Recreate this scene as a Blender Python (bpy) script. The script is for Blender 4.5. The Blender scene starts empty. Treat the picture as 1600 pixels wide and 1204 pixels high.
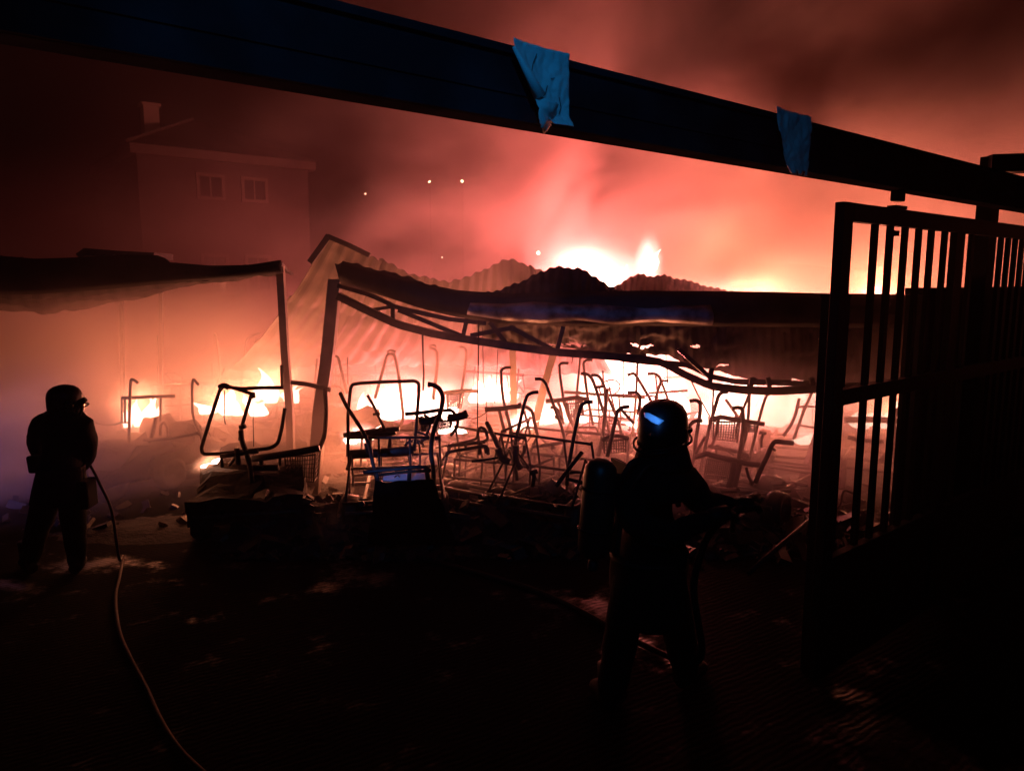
import bpy, bmesh, math, random
from mathutils import Vector, Matrix, noise as mnoise
R = math.radians
random.seed(7)
S = bpy.context.scene
COL = S.collection

# ------------------------------------------------------------------ camera
CAMH, PITCH, F = 2.65, R(8.0), 1155.0
cam_d = bpy.data.cameras.new('camera'); cam = bpy.data.objects.new('camera', cam_d); COL.objects.link(cam)
cam.location = (0, 0, CAMH); cam.rotation_euler = (R(90) - PITCH, 0, 0)
cam_d.sensor_width = 36; cam_d.lens = 36 * F / 1600; cam_d.clip_end = 500; cam_d.clip_start = 0.05
S.camera = cam

# ------------------------------------------------------------------ night sky
W = bpy.data.worlds.new('World'); S.world = W; W.use_nodes = True
wn = W.node_tree.nodes; bg = wn['Background']
sky = wn.new('ShaderNodeTexSky'); sky.sky_type = 'NISHITA'; sky.sun_disc = False
sky.sun_elevation = R(-6); sky.sun_rotation = R(200)
W.node_tree.links.new(sky.outputs[0], bg.inputs[0]); bg.inputs[1].default_value = 0.01
S.view_settings.view_transform = 'Standard'; S.view_settings.look = 'None'
S.view_settings.exposure = 0; S.view_settings.gamma = 1; S.view_settings.use_curve_mapping = False
S.render.engine = 'CYCLES'
cy = S.cycles
cy.use_denoising = True; cy.max_bounces = 5; cy.volume_bounces = 0; cy.diffuse_bounces = 2; cy.glossy_bounces = 2
cy.transparent_max_bounces = 8; cy.volume_max_steps = 256; cy.sample_clamp_indirect = 3; cy.use_adaptive_sampling = True
cy.adaptive_threshold = 0.02
try: cy.denoiser = 'OPENIMAGEDENOISE'
except Exception: pass

def lamp(name, loc, power, color, radius=0.3, parent=None, kind='POINT', target=None, cone=40, blend=.6):
    d = bpy.data.lights.new(name, kind); d.energy = power; d.color = color; d.shadow_soft_size = radius
    o = bpy.data.objects.new(name, d); COL.objects.link(o); o.location = loc
    if kind == 'SPOT':
        d.spot_size = R(cone); d.spot_blend = blend
        o.rotation_euler = (Vector(target) - Vector(loc)).to_track_quat('-Z', 'Y').to_euler()
    if parent: o.parent = parent; o.location = Vector(loc) - parent.location
    return o

# blue beacons of fire engines out of view, plus added spots on single parts
BLUE = (0.012, 0.33, .92)
lamp('blue_spot', (0.1, 0.0, 4.5), 80, BLUE, .08, kind='SPOT', target=(-.15, 2.9, 3.4), cone=66, blend=1)
lamp('blue_spot', (-10.8, 5.2, 1.5), 1300, (0.24, 0.22, 1.0), .08, kind='SPOT', target=(-5.4, 8.9, .55), cone=26, blend=1)  # stands in for a beacon beyond the left edge, aimed at the low smoke
lamp('blue_spot', (-4.6, -3.0, 3.0), 480, (0.13, 0.24, 1.0), .08, kind='SPOT', target=(.6, 8.4, 2.3), cone=20, blend=1)  # added spot that lifts the girder fascia, no separate beacon
lamp('blue_spot', (-4.2, -3.0, 3.2), 3000, (0.10, 0.27, 1.0), .08, kind='SPOT', target=(-1.27, 7.35, .86), cone=4.5, blend=1)  # added narrow spot to brighten the pale seat panel

P_STRIP = (.809, 4.16, 1.877)
lamp('blue_spot', (-0.8, -2.5, 3.3), 2600, (.06, .28, 1.0), .05, kind='SPOT', target=P_STRIP, cone=1.5, blend=1)  # added thin beam that brightens only the helmet strip

# ------------------------------------------------------------------ pixel helper (1600x1204 photo -> world at depth d along Y)
cp, sp = math.cos(PITCH), math.sin(PITCH)
def P(px, py, d):
    a, b = (px - 800) / F, (602 - py) / F
    dy, dz = b * sp + cp, b * cp - sp
    k = d / dy
    return Vector((a * k, d, CAMH + dz * k))
def PZ(px, d, z):                       # pixel column, depth, height
    zc = d * cp - (z - CAMH) * sp
    return Vector(((px - 800) / F * zc, d, z))
def G(px, py):                          # pixel on the ground
    a, b = (px - 800) / F, (602 - py) / F
    dz = b * cp - sp; k = -CAMH / dz
    return Vector((a * k, (b * sp + cp) * k, 0))
Z5 = lambda x, y: (150 + x / 4, 540 + y / 4)
Z6 = lambda x, y: (480 + x / 5, 520 + y / 5)
Z7 = lambda x, y: (720 + x / 5, 520 + y / 5)
Z8 = lambda x, y: (1000 + x / 5, 520 + y / 5)
Z0 = lambda x, y: (x, y)

# ------------------------------------------------------------------ materials
def mat(name, color, rough=.6, metal=0.0, var=.35, scale=6.0, bump=0.0, bscale=40.0, color2=None, spec=.5):
    m = bpy.data.materials.new(name); m.use_nodes = True
    n = m.node_tree.nodes; l = m.node_tree.links; b = n['Principled BSDF']
    b.inputs['Roughness'].default_value = rough; b.inputs['Metallic'].default_value = metal
    b.inputs['Specular IOR Level'].default_value = spec
    tc = n.new('ShaderNodeTexCoord'); no = n.new('ShaderNodeTexNoise'); no.inputs['Scale'].default_value = scale
    no.inputs['Detail'].default_value = 6; l.new(tc.outputs['Object'], no.inputs['Vector'])
    r = n.new('ShaderNodeValToRGB'); l.new(no.outputs[0], r.inputs[0])
    c2 = color2 or tuple(c * (1 - var) for c in color)
    r.color_ramp.elements[0].position = .38; r.color_ramp.elements[1].position = .62
    r.color_ramp.elements[0].color = (*c2, 1); r.color_ramp.elements[1].color = (*color, 1)
    l.new(r.outputs[0], b.inputs['Base Color'])
    if bump:
        n2 = n.new('ShaderNodeTexNoise'); n2.inputs['Scale'].default_value = bscale; n2.inputs['Detail'].default_value = 4
        l.new(tc.outputs['Object'], n2.inputs['Vector'])
        bp = n.new('ShaderNodeBump'); bp.inputs['Strength'].default_value = bump; bp.inputs['Distance'].default_value = .02
        l.new(n2.outputs[0], bp.inputs['Height']); l.new(bp.outputs[0], b.inputs['Normal'])
    return m
M = dict(
    char=mat('charred_steel', (.045, .032, .026), .55, .3, .6, 9, .3, 60),
    ash=mat('ash_and_char', (.010, .009, .0085), .95, 0, .7, 5, .8, 25),
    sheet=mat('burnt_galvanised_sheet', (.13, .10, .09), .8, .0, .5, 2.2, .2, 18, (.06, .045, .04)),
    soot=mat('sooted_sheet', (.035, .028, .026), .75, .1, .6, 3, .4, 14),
    post=mat('scorched_post_paint', (.20, .16, .14), .6, .1, .4, 3),
    fascia=mat('grey_fascia_paint', (.34, .33, .35), .5, .1, .6, 4, .2, 10, (.06, .05, .05)),
    gate=mat('black_gate_paint', (.008, .008, .010), .55, .0, .4, 8, .1, 90, spec=.25),
    beam=mat('dark_beam_paint', (.026, .026, .030), .9, 0, .5, 3, .1, 25, spec=0),
    paper=mat('weathered_paper', (.80, .80, .78), .8, 0, .12, 7, .15, 30),
    wall=mat('dark_rendered_wall', (.025, .025, .028), .85, 0, .3, 2, .3, 60),
    cloth=mat('dark_turnout_cloth', (.007, .0065, .0075), .9, 0, .3, 8, .3, 70, spec=.12),
    helmet=mat('dark_helmet_shell', (.005, .0045, .005), .35, 0, .2, 4, spec=.15),
    strip=mat('reflective_strip', (.75, .76, .78), .4, 0, .05, 20),
    cyl=mat('air_cylinder_wrap', (.022, .019, .014), .4, 0, .3, 6, spec=.3),
    rubber=mat('black_rubber', (.008, .008, .008), .65, 0, .3, 12, spec=.2),
    hose=mat('canvas_hose', (.075, .05, .042), .7, 0, .3, 30, .3, 200),
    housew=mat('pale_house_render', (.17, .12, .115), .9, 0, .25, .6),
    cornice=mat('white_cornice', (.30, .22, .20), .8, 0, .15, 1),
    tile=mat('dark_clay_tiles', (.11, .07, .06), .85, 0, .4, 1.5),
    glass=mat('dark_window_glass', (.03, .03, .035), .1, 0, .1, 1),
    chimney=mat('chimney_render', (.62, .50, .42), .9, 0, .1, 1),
    panel=mat('pale_plastic_panel', (.75, .76, .78), .5, 0, .1, 5),
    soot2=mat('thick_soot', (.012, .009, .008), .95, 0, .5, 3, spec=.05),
    blk=mat('black_oxide', (.003, .003, .003), .95, spec=.0),
    tree=mat('dark_leaves', (.05, .07, .03), .8, 0, .5, 3),
)
def emis(name, color, strength):
    m = bpy.data.materials.new(name); m.use_nodes = True
    n = m.node_tree.nodes; n.remove(n['Principled BSDF'])
    e = n.new('ShaderNodeEmission'); e.inputs[0].default_value = (*color, 1); e.inputs[1].default_value = strength
    m.node_tree.links.new(e.outputs[0], n['Material Output'].inputs['Surface'])
    return m

# ------------------------------------------------------------------ mesh helpers
class MB:
    def __init__(s): s.v = []; s.f = []
    def add(s, v, f):
        o = len(s.v); s.v += [Vector(x) for x in v]; s.f += [tuple(i + o for i in q) for q in f]; return s
    def tube(s, pts, r, n=8, round_=0.0, caps=True):
        pts = [Vector(p) for p in pts]
        if round_: pts = fillet(pts, round_)
        rs = r if isinstance(r, (list, tuple)) else [r] * len(pts)
        if len(rs) != len(pts): rs = [rs[0] + (rs[-1] - rs[0]) * i / (len(pts) - 1) for i in range(len(pts))]
        rings = []; up = None
        for i, p in enumerate(pts):
            t = (pts[min(i + 1, len(pts) - 1)] - pts[max(i - 1, 0)]).normalized()
            if up is None:
                up = Vector((0, 0, 1)) if abs(t.z) < .9 else Vector((0, 1, 0))
            a = t.cross(up)
            a = a.normalized() if a.length > 1e-5 else t.orthogonal().normalized()
            b = a.cross(t).normalized(); up = b
            rings.append([p + (a * math.cos(q) + b * math.sin(q)) * rs[i] for q in [2 * math.pi * k / n for k in range(n)]])
        v = [x for q in rings for x in q]; f = []
        for i in range(len(pts) - 1):
            for k in range(n):
                f.append((i * n + k, i * n + (k + 1) % n, (i + 1) * n + (k + 1) % n, (i + 1) * n + k))
        if caps: f += [tuple(range(n - 1, -1, -1)), tuple((len(pts) - 1) * n + k for k in range(n))]
        return s.add(v, f)
    def box(s, c, size, rot=None):
        c = Vector(c); x, y, z = [q / 2 for q in size]
        v = [Vector(q) for q in ((-x, -y, -z), (x, -y, -z), (x, y, -z), (-x, y, -z), (-x, -y, z), (x, -y, z), (x, y, z), (-x, y, z))]
        if rot is not None: v = [rot @ q for q in v]
        return s.add([q + c for q in v], [(0, 3, 2, 1), (4, 5, 6, 7), (0, 1, 5, 4), (1, 2, 6, 5), (2, 3, 7, 6), (3, 0, 4, 7)])
    def bar(s, a, b, w, h, up=(0, 0, 1)):                      # rectangular bar a->b, w sideways, h along up
        a, b = Vector(a), Vector(b); t = (b - a).normalized(); u = Vector(up)
        sd = t.cross(u).normalized(); u = sd.cross(t).normalized()
        o = [(-w / 2, -h / 2), (w / 2, -h / 2), (w / 2, h / 2), (-w / 2, h / 2)]
        v = [a + sd * p + u * q for p, q in o] + [b + sd * p + u * q for p, q in o]
        return s.add(v, [(3, 2, 1, 0), (4, 5, 6, 7), (0, 1, 5, 4), (1, 2, 6, 5), (2, 3, 7, 6), (3, 0, 4, 7)])
    def strip(s, pts, w, h):                                   # continuous rectangular bar through points (w along y, h along z)
        pts = [Vector(p) for p in pts]; v = []; f = []
        for i, p in enumerate(pts):
            t = (pts[min(i + 1, len(pts) - 1)] - pts[max(i - 1, 0)]).normalized()
            u = Vector((-t.z, 0, t.x)).normalized(); y = Vector((0, 1, 0))
            hh = h[i] if isinstance(h, list) else h
            v += [p - y * w / 2 - u * hh / 2, p + y * w / 2 - u * hh / 2, p + y * w / 2 + u * hh / 2, p - y * w / 2 + u * hh / 2]
        for i in range(len(pts) - 1):
            for k in range(4): f.append((i * 4 + k, i * 4 + (k + 1) % 4, i * 4 + 4 + (k + 1) % 4, i * 4 + 4 + k))
        f += [(3, 2, 1, 0), tuple(len(pts) * 4 - 4 + k for k in range(4))]
        return s.add(v, f)
    def lathe(s, prof, c=(0, 0, 0), n=20, rot=None):
        c = Vector(c); v = []; f = []
        for r, z in prof:
            for k in range(n):
                q = Vector((r * math.cos(2 * math.pi * k / n), r * math.sin(2 * math.pi * k / n), z))
                v.append((rot @ q if rot is not None else q) + c)
        for i in range(len(prof) - 1):
            for k in range(n): f.append((i * n + k, i * n + (k + 1) % n, (i + 1) * n + (k + 1) % n, (i + 1) * n + k))
        return s.add(v, f)
    def grid(s, fn, nu, nv, skip=None):
        v = [fn(i / nu, j / nv) for j in range(nv + 1) for i in range(nu + 1)]
        f = [(j * (nu + 1) + i, j * (nu + 1) + i + 1, (j + 1) * (nu + 1) + i + 1, (j + 1) * (nu + 1) + i)
             for j in range(nv) for i in range(nu) if not (skip and skip((i + .5) / nu, (j + .5) / nv))]
        return s.add(v, f)
    def build(s, name, m, parent=None, smooth=False, thick=0, bevel=0):
        me = bpy.data.meshes.new(name)
        off = parent_loc(parent) if parent else Vector()
        me.from_pydata([tuple(p - off) for p in s.v], [], s.f); me.update()
        bm = bmesh.new(); bm.from_mesh(me); bmesh.ops.recalc_face_normals(bm, faces=bm.faces); bm.to_mesh(me); bm.free()
        if smooth:
            for p in me.polygons: p.use_smooth = True
        if m: me.materials.append(m)
        o = bpy.data.objects.new(name, me); COL.objects.link(o)
        if parent: o.parent = parent
        if thick:
            q = o.modifiers.new('thickness', 'SOLIDIFY'); q.thickness = thick; q.offset = 0
        if bevel:
            q = o.modifiers.new('bevel', 'BEVEL'); q.width = bevel; q.segments = 2; q.limit_method = 'ANGLE'
        return o
def parent_loc(o):
    v = Vector(o.location)
    while o.parent: o = o.parent; v += Vector(o.location)
    return v
def fillet(pts, r):
    out = [pts[0]]
    for i in range(1, len(pts) - 1):
        a, b, c = pts[i - 1], pts[i], pts[i + 1]
        d1, d2 = (a - b), (c - b); q = min(r, d1.length * .45, d2.length * .45)
        p1, p2 = b + d1.normalized() * q, b + d2.normalized() * q
        for t in (0, .25, .5, .75, 1): out.append(p1 * (1 - t) ** 2 + b * 2 * t * (1 - t) + p2 * t * t)
    out.append(pts[-1]); return out
def lerp_line(pts, u):
    L = [0]
    for a, b in zip(pts, pts[1:]): L.append(L[-1] + (b - a).length)
    x = u * L[-1]
    for i in range(len(pts) - 1):
        if x <= L[i + 1] or i == len(pts) - 2:
            return pts[i].lerp(pts[i + 1], (x - L[i]) / max(1e-6, L[i + 1] - L[i]))
def thing(name, loc, label, cat, group=None):
    o = bpy.data.objects.new(name, None); COL.objects.link(o); o.location = loc; o.empty_display_size = .2
    return tag(o, label, cat, group)
def tag(o, label=None, cat=None, group=None, kind=None):
    if label: o['label'] = label
    if cat: o['category'] = cat
    if group: o['group'] = group
    if kind: o['kind'] = kind
    return o
def nz(p, s): return mnoise.noise(Vector(p) * s)

# ------------------------------------------------------------------ ground
WET = [(255, 825, .75, .55), (130, 880, .8, .35), (545, 905, .55, .45), (700, 862, 1.2, .35), (925, 945, .6, .5), (1000, 1010, .4, .45), (1330, 1085, .35, .2), (30, 915, .5, .2), (1400, 1160, .6, .5)]
def ground_mat():
    m = bpy.data.materials.new('wet_ribbed_concrete'); m.use_nodes = True
    n = m.node_tree.nodes; l = m.node_tree.links; b = n['Principled BSDF']
    tc = n.new('ShaderNodeTexCoord')
    big = n.new('ShaderNodeTexNoise'); big.inputs['Scale'].default_value = .55; big.inputs['Detail'].default_value = 5
    l.new(tc.outputs['Object'], big.inputs['Vector'])
    fine = n.new('ShaderNodeTexNoise'); fine.inputs['Scale'].default_value = 22; fine.inputs['Detail'].default_value = 6
    l.new(tc.outputs['Object'], fine.inputs['Vector'])
    col = n.new('ShaderNodeValToRGB'); l.new(fine.outputs[0], col.inputs[0])
    col.color_ramp.elements[0].color = (.003, .0027, .0025, 1); col.color_ramp.elements[1].color = (.012, .011, .010, 1)
    l.new(col.outputs[0], b.inputs['Base Color'])
    acc = None
    for px, py, rx, ry in WET:
        q = G(px, py); mpp = n.new('ShaderNodeMapping'); l.new(tc.outputs['Object'], mpp.inputs[0])
        mpp.inputs['Location'].default_value = (-q.x / rx, -q.y / ry, 0); mpp.inputs['Scale'].default_value = (1 / rx, 1 / ry, 1)
        gr = n.new('ShaderNodeTexGradient'); gr.gradient_type = 'SPHERICAL'; l.new(mpp.outputs[0], gr.inputs[0])
        if acc is None: acc = gr.outputs[1]
        else:
            mx = n.new('ShaderNodeMath'); mx.operation = 'MAXIMUM'; l.new(acc, mx.inputs[0]); l.new(gr.outputs[1], mx.inputs[1]); acc = mx.outputs[0]
    big.inputs['Scale'].default_value = 2.6; big.inputs['Roughness'].default_value = .68
    wm = n.new('ShaderNodeMath'); wm.operation = 'MULTIPLY_ADD'; wm.inputs[1].default_value = 3.2; wm.inputs[2].default_value = -1.75; l.new(big.outputs[0], wm.inputs[0])
    w2 = n.new('ShaderNodeMath'); w2.operation = 'ADD'; l.new(wm.outputs[0], w2.inputs[0]); l.new(acc, w2.inputs[1])
    rr = n.new('ShaderNodeMapRange'); rr.interpolation_type = 'SMOOTHSTEP'; l.new(w2.outputs[0], rr.inputs[0])
    rr.inputs[1].default_value = .13; rr.inputs[2].default_value = .7; rr.inputs[3].default_value = .97; rr.inputs[4].default_value = .40
    l.new(rr.outputs[0], b.inputs['Roughness'])
    sr = n.new('ShaderNodeMapRange'); sr.inputs[1].default_value = .13; sr.inputs[2].default_value = .7; sr.inputs[3].default_value = .03; sr.inputs[4].default_value = .6
    l.new(w2.outputs[0], sr.inputs[0]); l.new(sr.outputs[0], b.inputs['Specular IOR Level'])
    mp = n.new('ShaderNodeMapping'); mp.inputs['Rotation'].default_value = (0, 0, R(-34)); l.new(tc.outputs['Object'], mp.inputs['Vector'])
    wv = n.new('ShaderNodeTexWave'); wv.inputs['Scale'].default_value = 6.5; wv.inputs['Distortion'].default_value = 6
    wv.inputs['Detail'].default_value = 3; wv.bands_direction = 'Y'; l.new(mp.outputs[0], wv.inputs['Vector'])
    ad = n.new('ShaderNodeMath'); ad.operation = 'MULTIPLY_ADD'; ad.inputs[1].default_value = .5
    l.new(fine.outputs[0], ad.inputs[0]); l.new(wv.outputs[0], ad.inputs[2])
    bp = n.new('ShaderNodeBump'); bp.inputs['Strength'].default_value = .22; bp.inputs['Distance'].default_value = .012
    l.new(ad.outputs[0], bp.inputs['Height']); l.new(bp.outputs[0], b.inputs['Normal'])
    return m
g = MB().grid(lambda u, v: Vector((-90 + 180 * u, -20 + 180 * v, 0)), 40, 40).build('ground', ground_mat())
tag(g, kind='structure')

# ------------------------------------------------------------------ air: even haze, then smoke with its own shape
def vol_mat(name, color, density, aniso=0.0):
    m = bpy.data.materials.new(name); m.use_nodes = True
    n = m.node_tree.nodes; n.remove(n['Principled BSDF'])
    v = n.new('ShaderNodeVolumePrincipled'); v.inputs['Color'].default_value = (*color, 1); v.inputs['Density'].default_value = density
    v.inputs['Anisotropy'].default_value = aniso
    m.node_tree.links.new(v.outputs[0], n['Material Output'].inputs['Volume'])
    return m, v
hm, _ = vol_mat('thin_smoky_haze', (.85, .80, .78), .0012)
h = MB().box((0, 45, 9.5), (200, 150, 21)).build('haze', hm); tag(h, kind='stuff')

def smoke_mat(name, color, dens, scale, lo, hi, zfade=None, step=1.0, off=(0, 0, 0), radial=False, detail=3, stretch=(1, 1, 1), aniso=0.0):
    m, v = vol_mat(name, color, 0, aniso)
    n = m.node_tree.nodes; l = m.node_tree.links
    tc = n.new('ShaderNodeTexCoord'); mp = n.new('ShaderNodeMapping'); l.new(tc.outputs['Object'], mp.inputs['Vector'])
    mp.inputs['Location'].default_value = off; mp.inputs['Scale'].default_value = stretch
    no = n.new('ShaderNodeTexNoise'); no.inputs['Scale'].default_value = scale; no.inputs['Detail'].default_value = detail
    no.inputs['Roughness'].default_value = .5; l.new(mp.outputs[0], no.inputs['Vector'])
    mr = n.new('ShaderNodeMapRange'); mr.inputs[1].default_value = lo; mr.inputs[2].default_value = hi; l.new(no.outputs[0], mr.inputs[0])
    mr.interpolation_type = 'SMOOTHSTEP'
    mul = n.new('ShaderNodeMath'); mul.operation = 'MULTIPLY'; mul.inputs[1].default_value = dens; l.new(mr.outputs[0], mul.inputs[0])
    out = mul.outputs[0]
    if radial:                                     # thins out towards the cloud's own edge
        gr = n.new('ShaderNodeTexGradient'); gr.gradient_type = 'SPHERICAL'
        m2 = n.new('ShaderNodeMapping'); m2.vector_type = 'POINT'; l.new(tc.outputs['Generated'], m2.inputs['Vector'])
        m2.inputs['Location'].default_value = (-1, -1, -1); m2.inputs['Scale'].default_value = (2, 2, 2)
        l.new(m2.outputs[0], gr.inputs[0])
        k = n.new('ShaderNodeMath'); k.operation = 'MULTIPLY'; l.new(out, k.inputs[0]); l.new(gr.outputs[1], k.inputs[1]); out = k.outputs[0]
    l.new(out, v.inputs['Density'])
    m.cycles.volume_step_rate = step
    return m
# the big plume that fills the air over, under and behind the shed: thin to the upper left, patchy and thinner high up
def plume():
    m, v = vol_mat('fire_smoke', (.82, .68, .66), 0)
    n = m.node_tree.nodes; l = m.node_tree.links
    tc = n.new('ShaderNodeTexCoord'); sx = n.new('ShaderNodeSeparateXYZ'); l.new(tc.outputs['Object'], sx.inputs[0])
    def mr(src, a, b, c, d):
        q = n.new('ShaderNodeMapRange'); q.interpolation_type = 'SMOOTHSTEP'
        for i_, x in enumerate((a, b, c, d)): q.inputs[i_ + 1].default_value = x
        l.new(src, q.inputs[0]); return q.outputs[0]
    def mt(op, a, b):
        q = n.new('ShaderNodeMath'); q.operation = op
        for k_, x in ((0, a), (1, b)):
            if isinstance(x, (int, float)): q.inputs[k_].default_value = x
            else: l.new(x, q.inputs[k_])
        return q.outputs[0]
    no = n.new('ShaderNodeTexNoise'); no.inputs['Scale'].default_value = .30; no.inputs['Detail'].default_value = 6; no.inputs['Roughness'].default_value = .6; no.inputs['Distortion'].default_value = .5
    mp = n.new('ShaderNodeMapping'); mp.inputs['Location'].default_value = (3.1, 0.4, 7.7); mp.inputs['Scale'].default_value = (1, .35, 1.15); l.new(tc.outputs['Object'], mp.inputs[0]); l.new(mp.outputs[0], no.inputs[0])
    left = mr(sx.outputs[0], -7.0, 3.0, .01, 1.0); low = mr(sx.outputs[2], 1.0, 3.0, 2.9, 0)
    shape = mt('MAXIMUM', left, low)
    high = mr(sx.outputs[2], 3.2, 8.6, 1.05, .07)
    near = mr(sx.outputs[1], 6.9, 9.0, .0, 1.0)
    nn = mr(no.outputs[0], .41, .60, .04, 1.95)
    d = mt('MULTIPLY', mt('MULTIPLY', mt('MULTIPLY', shape, high), near), mt('MULTIPLY', nn, .10))
    l.new(d, v.inputs['Density']); m.cycles.volume_step_rate = .6
    return m
b_ = MB().box((1, 24, 8.2), (44, 34, 16)).build('smoke', plume()); tag(b_, kind='stuff')
def puff(c, size, mt):
    m = MB(); k = 14
    prof = [(max(.001, math.sin(math.pi * i / k)), -math.cos(math.pi * i / k)) for i in range(k + 1)]
    m.lathe(prof, n=20)
    o = m.build('smoke', mt, smooth=True); o.location = c; o.scale = [q / 2 for q in size]
    tag(o, kind='stuff'); return o

pm = smoke_mat('ground_smoke', (.85, .82, .82), 1.0, 2.2, .34, .66, radial=True, step=1.0)
puff((-6.0, 8.4, .75), (5.5, 2.6, 2.6), pm)
puff((-11.5, 21.5, 2.2), (17, 9, 8.5), smoke_mat('smoke_bank', (.42, .24, .24), .85, .5, .30, .62, radial=True, step=1.0))
dark_smoke_m = smoke_mat('added_dark_smoke', (.06, .018, .016), 1.5, .85, .45, .62, radial=True, step=1.0)  # dark smoke clouds added in front to deepen the upper sky
for q_, sz_ in ((P(1450, 60, 9.6), (6, 2.6, 3.2)), (P(1590, 20, 9.4), (5, 2.6, 4)), (P(720, 45, 9.4), (3.6, 2.6, 1.7)), (P(600, 10, 9.2), (4.4, 2.6, 2.2)), (P(400, 110, 9.6), (4, 2.2, 1.6)), (P(560, 230, 10), (4.2, 2, 2)), (P(1240, 120, 10), (4, 2, 1.3)), (P(720, 255, 10), (2.8, 1.8, 1.3)), (P(650, 375, 10.5), (2, 1.4, .9)), (P(330, 170, 10), (6, 2.4, 3.4)), (P(90, 150, 9.5), (6, 2.4, 4))):
    puff(q_, sz_, dark_smoke_m)
fog = smoke_mat('low_fire_smoke', (.82, .70, .68), 1.5, .9, .36, .66, radial=True, step=1.0)
puff((2.4, 8.5, .75), (4.8, 3.0, 2.3), fog); puff((.2, 8.5, .65), (3.6, 2.2, 1.7), fog); puff((-2.6, 8.9, .8), (3.0, 2.2, 1.9), fog)
puff((-1.35, 7.75, .35), (1.3, .9, .9), pm)
puff((-1.75, 6.95, .25), (.5, .4, .7), pm)
# ------------------------------------------------------------------ fires
def glow_mat(name, color, strength, scale=2.8):
    m = bpy.data.materials.new(name); m.use_nodes = True
    n = m.node_tree.nodes; l = m.node_tree.links; n.remove(n['Principled BSDF'])
    e = n.new('ShaderNodeEmission'); e.inputs[0].default_value = (*color, 1)
    tc = n.new('ShaderNodeTexCoord')
    mp = n.new('ShaderNodeMapping'); l.new(tc.outputs['Object'], mp.inputs['Vector'])
    gr = n.new('ShaderNodeTexGradient'); gr.gradient_type = 'SPHERICAL'
    no = n.new('ShaderNodeTexNoise'); no.inputs['Scale'].default_value = scale; no.inputs['Detail'].default_value = 4; no.inputs['Distortion'].default_value = .6
    l.new(tc.outputs['Object'], no.inputs['Vector'])
    mx = n.new('ShaderNodeMix'); mx.data_type = 'RGBA'; mx.inputs[0].default_value = .38
    l.new(tc.outputs['Object'], mx.inputs[6])
    sb = n.new('ShaderNodeVectorMath'); sb.operation = 'SUBTRACT'; sb.inputs[1].default_value = (.5, .5, .5); l.new(no.outputs[1], sb.inputs[0])
    sc = n.new('ShaderNodeVectorMath'); sc.operation = 'MULTIPLY_ADD'; sc.inputs[1].default_value = (.9, .9, .9); l.new(sb.outputs[0], sc.inputs[0]); l.new(tc.outputs['Object'], sc.inputs[2])
    l.new(sc.outputs[0], gr.inputs[0])
    pw = n.new('ShaderNodeMath'); pw.operation = 'POWER'; pw.inputs[1].default_value = 2.0; l.new(gr.outputs[1], pw.inputs[0])
    mu = n.new('ShaderNodeMath'); mu.operation = 'MULTIPLY'; mu.inputs[1].default_value = strength; l.new(pw.outputs[0], mu.inputs[0])
    l.new(mu.outputs[0], e.inputs[1]); l.new(e.outputs[0], n['Material Output'].inputs['Volume'])
    m.cycles.volume_step_rate = .7
    return m
FLAME = emis('flame_core', (1.0, .70, .52), 7)
GLOWP = glow_mat('fire_glow_pink', (1.0, .36, .28), 34)
GLOWO = glow_mat('fire_glow_orange', (1.0, .38, .20), 20)
GLOWS = glow_mat('fire_glow_soft', (1.0, .42, .30), 9, 1.2)
GLOWR = glow_mat('fire_glow_roof', (1.0, .33, .28), 26, 1.3)
def tongue(m, base, r, hgt, lean, seed, n=9, k=9):
    rnd = random.Random(seed); v = []; f = []
    ph = rnd.uniform(0, 6)
    for i in range(k + 1):
        t = i / k
        rad = r * (math.sin(math.pi * (t * .8 + .2)) ** .8) * (1 - t ** 2.2) + .004
        c = Vector(base) + Vector((lean[0] * t * t + .22 * r * math.sin(ph + t * 6), lean[1] * t * t, hgt * t))
        for q in range(n):
            a = 2 * math.pi * q / n
            rr = rad * (1 + .35 * nz((math.cos(a) + seed, math.sin(a), t * 3), 1.3))
            v.append(c + Vector((math.cos(a) * rr, math.sin(a) * rr * .7, 0)))
    for i in range(k):
        for q in range(n): f.append((i * n + q, i * n + (q + 1) % n, (i + 1) * n + (q + 1) % n, (i + 1) * n + q))
    f += [tuple(range(n - 1, -1, -1)), tuple(k * n + q for q in range(n))]
    m.add(v, f)
def fire(px, py, d, w, hgt, power, color, label, tongues=7, glow=GLOWP, gs=1.6, lz=.35, radius=.35, seed=0, name='fire'):
    """fire whose flames rise from pixel (px,py) at depth d; w, hgt in metres"""
    base = P(px, py, d); root = thing(name, base, label, 'fire', 'fires burning in the shed')
    rnd = random.Random(seed + int(px))
    for i in range(tongues):
        x = (i + .5) / tongues - .5
        m = MB(); hh = hgt * rnd.uniform(.45, 1) * (1 - 1.1 * x * x)
        tongue(m, base + Vector((x * w * .9, rnd.uniform(-.2, .2), -.05 * hh)), w / tongues * rnd.uniform(.5, .95), hh, (rnd.uniform(-.2, .2), 0), seed * 31 + i)
        m.build('flame', FLAME, root, smooth=True)
    if glow:
        k = 12; mm = MB().lathe([(max(.001, math.sin(math.pi * i / k)), -math.cos(math.pi * i / k)) for i in range(k + 1)], n=18)
        o = mm.build('glow', glow, None, smooth=True); o.parent = root; o.location = (0, 0, hgt * .4)
        o.scale = (w * .5 * gs, max(.5, w * .3), hgt * .55 * gs); o['kind'] = 'stuff'
    power *= LKH if d > 15 else LKL
    lamp('fire_light', base + Vector((0, -.1, hgt * lz)), power, color, radius, root)
    return root
LKL = .9; LKH = .56
PINK = (1.0, .155, .145); ORNG = (1.0, .27, .105)
fire(222, 665, 10.2, .55, .55, 330, ORNG, 'fire burning inside the cart beside the left firefighter', 5, GLOWO, 1.8, seed=1)
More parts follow.
